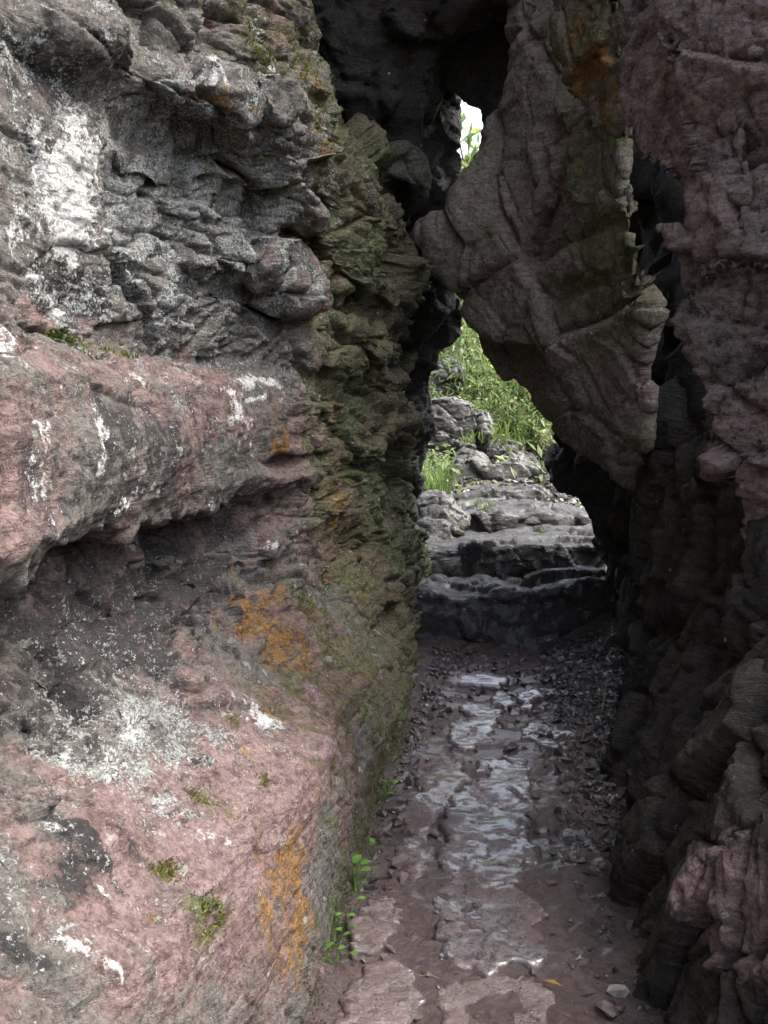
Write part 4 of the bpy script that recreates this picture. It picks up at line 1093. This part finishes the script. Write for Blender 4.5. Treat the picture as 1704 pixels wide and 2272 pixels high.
for i, (px, py, Y, s) in enumerate(bush_at):
    k = i % 4 if i not in (0, 3, 4) else 2
    p = at(px, py, Y)
    fol, stm = bushes[k]
    e = empty('shrub', (p[0], p[1], float(path_z(p[0], Y)) - 0.1))
    e.rotation_euler = (0, 0, random.uniform(0, 6.28)); e.scale = (s, s, s)
    obj('foliage', fol, e); obj('stems', stm, e)
    zone = 'growing high on the hillside' if py < 700 else ('growing at the top of the slope beyond the steps' if py < 860 else 'growing just behind the terrace boulders')
    tag(e, descr[k] + ' ' + zone, 'shrub', descr[k] + 's ' + zone)

random.seed(77)
cover = []
while len(cover) < 9000:
    y = random.uniform(8.6, 18.5); x = random.uniform(-0.4, 3.0) * (y / 9.0)
    if y < 9.5 and random.random() < .6: continue
    z = float(path_z(x, y)) - .07 + random.uniform(0, .22)
    cover.append((Vector((x, y, z)), rv(1) + Vector((0, -.2, .5)), Vector((0, 0, 1)) + rv(.4), random.uniform(.05, .14), random.uniform(.025, .06)))
for _ in range(3000):
    y = random.uniform(7.4, 9.4); x = random.uniform(0.1, 2.0)
    if perlin(np.array([[x * 2.5, y * 2.5, 5.0]], np.float32))[0] < 0.02: continue
    cover.append((Vector((x, y, float(path_z(x, y)) - .06)), rv(.5) + Vector((0, 0, .8)), Vector((0, 0, 1)) + rv(.4), random.uniform(.02, .07), random.uniform(.006, .014)))
tag(obj('ground_cover', leaf_mesh('ground_cover', cover, M['leaf'])), 'low leafy ground cover over the hillside', 'ground cover', kind='stuff')

def make_grass(seed, n=46, L=0.22, spread=0.05):
    random.seed(seed)
    V, F = [], []
    for _ in range(n):
        a = random.uniform(0, 6.28); lean = random.uniform(.15, .9); l = L * random.uniform(.5, 1.1); w = 0.004 * random.uniform(.7, 1.4)
        o = Vector((random.gauss(0, spread), random.gauss(0, spread), -0.01)); d = Vector((math.cos(a), math.sin(a), 0)); s = Vector((-d.y, d.x, 0))
        b = len(V); m = 4
        for i in range(m + 1):
            t = i / m
            c = o + d * lean * l * t * t + Vector((0, 0, l * (t - .45 * lean * t * t)))
            V += [c + s * w * (1 - t * .9), c - s * w * (1 - t * .9)]
            if i: F.append((b + 2 * i - 2, b + 2 * i - 1, b + 2 * i + 1, b + 2 * i))
    me = bpy.data.meshes.new('grass_tuft'); me.from_pydata(V, [], F); me.materials.append(M['grass'])
    return me
tufts = [make_grass(1), make_grass(2, 30, .16), make_grass(3, 60, .26)]
for i, (px, py, Y, s, lab) in enumerate([
        (1065, 1135, 7.55, 1.0, 'grass tuft behind the third step, left of centre'), (1150, 1150, 7.5, .7, 'small grass tuft behind the third step at its middle'), (1235, 1150, 7.6, .7, 'grass tuft behind the third step on its right'),
        (980, 1210, 6.75, .6, 'grass tuft at the left end of the second step'), (965, 1290, 6.1, .45, 'tiny grass tuft against the left wall on the first step'), (975, 1085, 7.9, 1.3, 'tall grass tuft left of the terrace ledge'), (945, 1075, 8.1, 1.4, 'tall grass clump by the dark left opening edge'),
        (1045, 975, 9.2, 1.0, 'grass growing between the tall block and the upright slab'), (1110, 975, 9.3, 1.1, 'grass clump behind the round terrace boulder'), (1215, 1060, 8.9, 1.1, 'grass clump at the right end of the terrace ledge'), (1200, 1175, 7.0, .5, 'short grass tuft on the right of the third step tread'), (1010, 1180, 7.0, .6, 'drooping grass over the dark left boulder'), (1150, 1000, 9.4, 1.2, 'grass clump among the shrubs behind the terrace')]):
    p = at(px, py, Y)
    o = obj('grass_tuft', tufts[i % 3]); o.location = (p[0], p[1], p[2] - .02); o.scale = (s, s, s); o.rotation_euler = (0, 0, i * 1.3)
    tag(o, lab, 'grass')

# sprouts at the foot of the left wall
def foot_x(y):
    i = np.searchsorted(wy, y); j = np.searchsorted(wz, 0.06)
    return float(WALLV[i, j, 0])
random.seed(9)
def sprout(y, dx, n, size, label, rise=0.05):
    x = foot_x(y) + dx
    e = empty('sprout', (x, y, floor_h(x, y)))
    stems, leaves = [], []
    for k in range(n):
        top = Vector((random.gauss(0, .03), random.gauss(0, .04), rise * random.uniform(.6, 1.5)))
        stems.append([Vector((0, 0, -.01)), top * .5 + rv(.004), top])
        d = Vector((random.gauss(.4, .6), random.gauss(-.5, .6), .25))
        leaves.append((top, d, Vector((0, 0, 1)), size * random.uniform(.7, 1.2), size * .75))
    V, F = [], []
    for p, d, u, L, w in leaves:                    # broad oval leaves
        d = d.normalized(); s = d.cross(u).normalized(); nn = s.cross(d); b = len(V)
        for q, (t, ww, zz_) in enumerate([(0, 0, 0), (.2, .7, .05), (.5, 1, .08), (.8, .65, .04), (1, 0, -.05)]):
            V += [p + d * L * t + s * w * .5 * ww + nn * L * zz_, p + d * L * t, p + d * L * t - s * w * .5 * ww + nn * L * zz_]
            if q:
                c = b + 3 * q
                F += [(c - 3, c, c + 1, c - 2), (c - 2, c + 1, c + 2, c - 1)]
    me = bpy.data.meshes.new('leaves'); me.from_pydata(V, [], F); me.materials.append(M['sprout'])
    for q in me.polygons: q.use_smooth = True
    obj('leaves', me, e); obj('stem', tubes_mesh('stem', stems, .0015, .001, M['sprout']), e)
    return tag(e, label, 'plant')
sprout(2.62, .03, 5, .030, 'bright green sprout nearest the camera at the foot of the left wall')
sprout(2.80, .03, 6, .030, 'sprout with small round leaves, second along the left wall foot')
sprout(2.95, .03, 4, .045, 'sprout with the largest bright leaf beside the reddish slab')
sprout(3.20, .04, 3, .030, 'thin pale sprout with narrow leaves further along the wall foot')
sprout(3.65, .03, 7, .022, 'low leafy sprout beside the two reddish stones')
sprout(3.95, .03, 6, .018, 'tiny sprout at the darker end of the wall foot')

# moss at the foot of the wall and in the wall's creases
random.seed(15)
lv = []
for _ in range(5200):
    y = random.uniform(2.35, 4.6); h = abs(random.gauss(0, .06))
    i = min(np.searchsorted(wy, y), ny_ - 1); j = np.searchsorted(wz, 0.03 + h)
    if perlin(np.array([[y * 4, h * 10, 3.0]], np.float32))[0] < -0.10: continue
    p = Vector(WALLV[i, j].tolist()); n = Vector(WALLN[i, j].tolist())
    if random.random() < .4:
        x = p.x + abs(random.gauss(0, .03)); p = Vector((x, y, floor_h(x, y))); n = Vector((0.2, -.2, 1))
    lv.append((p, n + rv(.6) + Vector((0, 0, .3)), Vector((0, 0, 1)) + rv(.5), random.uniform(.006, .014), .004))
tag(obj('moss', leaf_mesh('moss', lv, M['moss_dark'])), 'strip of dark green moss along the foot of the left wall', 'moss', kind='stuff')

def moss_patch(px, py, hw, hh, n, mat, label, L=0.012):
    y0, z0 = wall_at(px, py)
    ya, _ = wall_at(px - hw, py); yb, _ = wall_at(px + hw, py)
    ry = max(abs(yb - ya) / 2, .015); rz = hh / FPX * y0
    lv = []
    for _ in range(n):
        y = random.gauss(y0, ry * .6); z = random.gauss(z0, rz * .6)
        i = min(max(np.searchsorted(wy, y), 0), ny_ - 1); j = min(np.searchsorted(wz, z), nz_ - 1)
        if perlin(np.array([[y * 25, z * 25, 1.0]], np.float32))[0] < -0.05: continue
        p = Vector(WALLV[i, j].tolist()) + rv(.003); nrm = Vector(WALLN[i, j].tolist())
        lv.append((p, nrm + rv(.6) + Vector((0, 0, .5)), Vector((0, 0, 1)) + rv(.5), L * random.uniform(.6, 1.3), L * .35))
    o = obj('moss_patch', leaf_mesh('moss_patch', lv, mat))
    return tag(o, label, 'moss', kind='stuff')
for a in [(150, 752, 45, 14, 900, M['moss'], 'green moss tuft on top of the ledge near the left edge', .018), (260, 790, 35, 10, 600, M['moss'], 'second moss tuft along the top of the ledge', .014), (555, 120, 22, 28, 500, M['moss'], 'green moss tuft high on the left wall', .018),
          (650, 200, 25, 80, 900, M['moss'], 'long hanging moss streak on the upper corner of the left wall', .018), (460, 2040, 35, 40, 800, M['moss'], 'olive moss clump low on the pink bulge', .011), (380, 1930, 40, 16, 500, M['moss'], 'thin moss cushion above the olive clump on the bulge', .010), (465, 1790, 14, 45, 400, M['moss'], 'upright moss strip on the lower wall', .010),
          (665, 1345, 25, 40, 500, M['moss'], 'green moss below the pale drip streak', .012), (545, 1740, 20, 14, 300, M['moss'], 'small moss cushion on the lower wall beside pink stone', .010)]:
    moss_patch(*a)

# dry twigs and a fallen leaf
def stick(p1, p2, r, label, lift=0.025, name='twig'):
    a, b = on_floor(*p1), on_floor(*p2)
    A = Vector((a[0], a[1], floor_h(a[0], a[1]) + lift)); B = Vector((b[0], b[1], floor_h(b[0], b[1]) + lift * 1.6))
    m = (A + B) / 2 + Vector((0, .005, .006))
    return tag(obj(name, tubes_mesh(name, [[A, m, B]], r, r * .6, M['straw'])), label, 'twig')
stick((1400, 1880), (1432, 1925), .003, 'thin dry twig by the right wall foot')
stick((1372, 1955), (1425, 2000), .009, 'thick broken cane lying by the right wall foot', name='broken_cane')
stick((1236, 1850), (1305, 1890), .0018, 'fine straw across the red soil')
stick((1340, 1480), (1395, 1455), .0025, 'straw at the top of the rubble drift')
stick((1335, 1600), (1350, 1530), .0025, 'upright straw in the rubble drift')
stick((1290, 1660), (1300, 1640), .0025, 'short straw low in the rubble drift')
stick((930, 2190), (975, 2205), .002, 'pale straw on the soil at the bottom of the path')
p = on_floor(1222, 2195)
e = obj('fallen_leaf', leaf_mesh('fallen_leaf', [(Vector((0, 0, 0)), Vector((.8, -.5, .1)), Vector((0, 0, 1)), .055, .018)], M['yellow']))
e.location = (p[0] - .02, p[1], floor_h(p[0], p[1]) + .022)
tag(e, 'yellow fallen leaf on the path near the bottom edge', 'leaf')
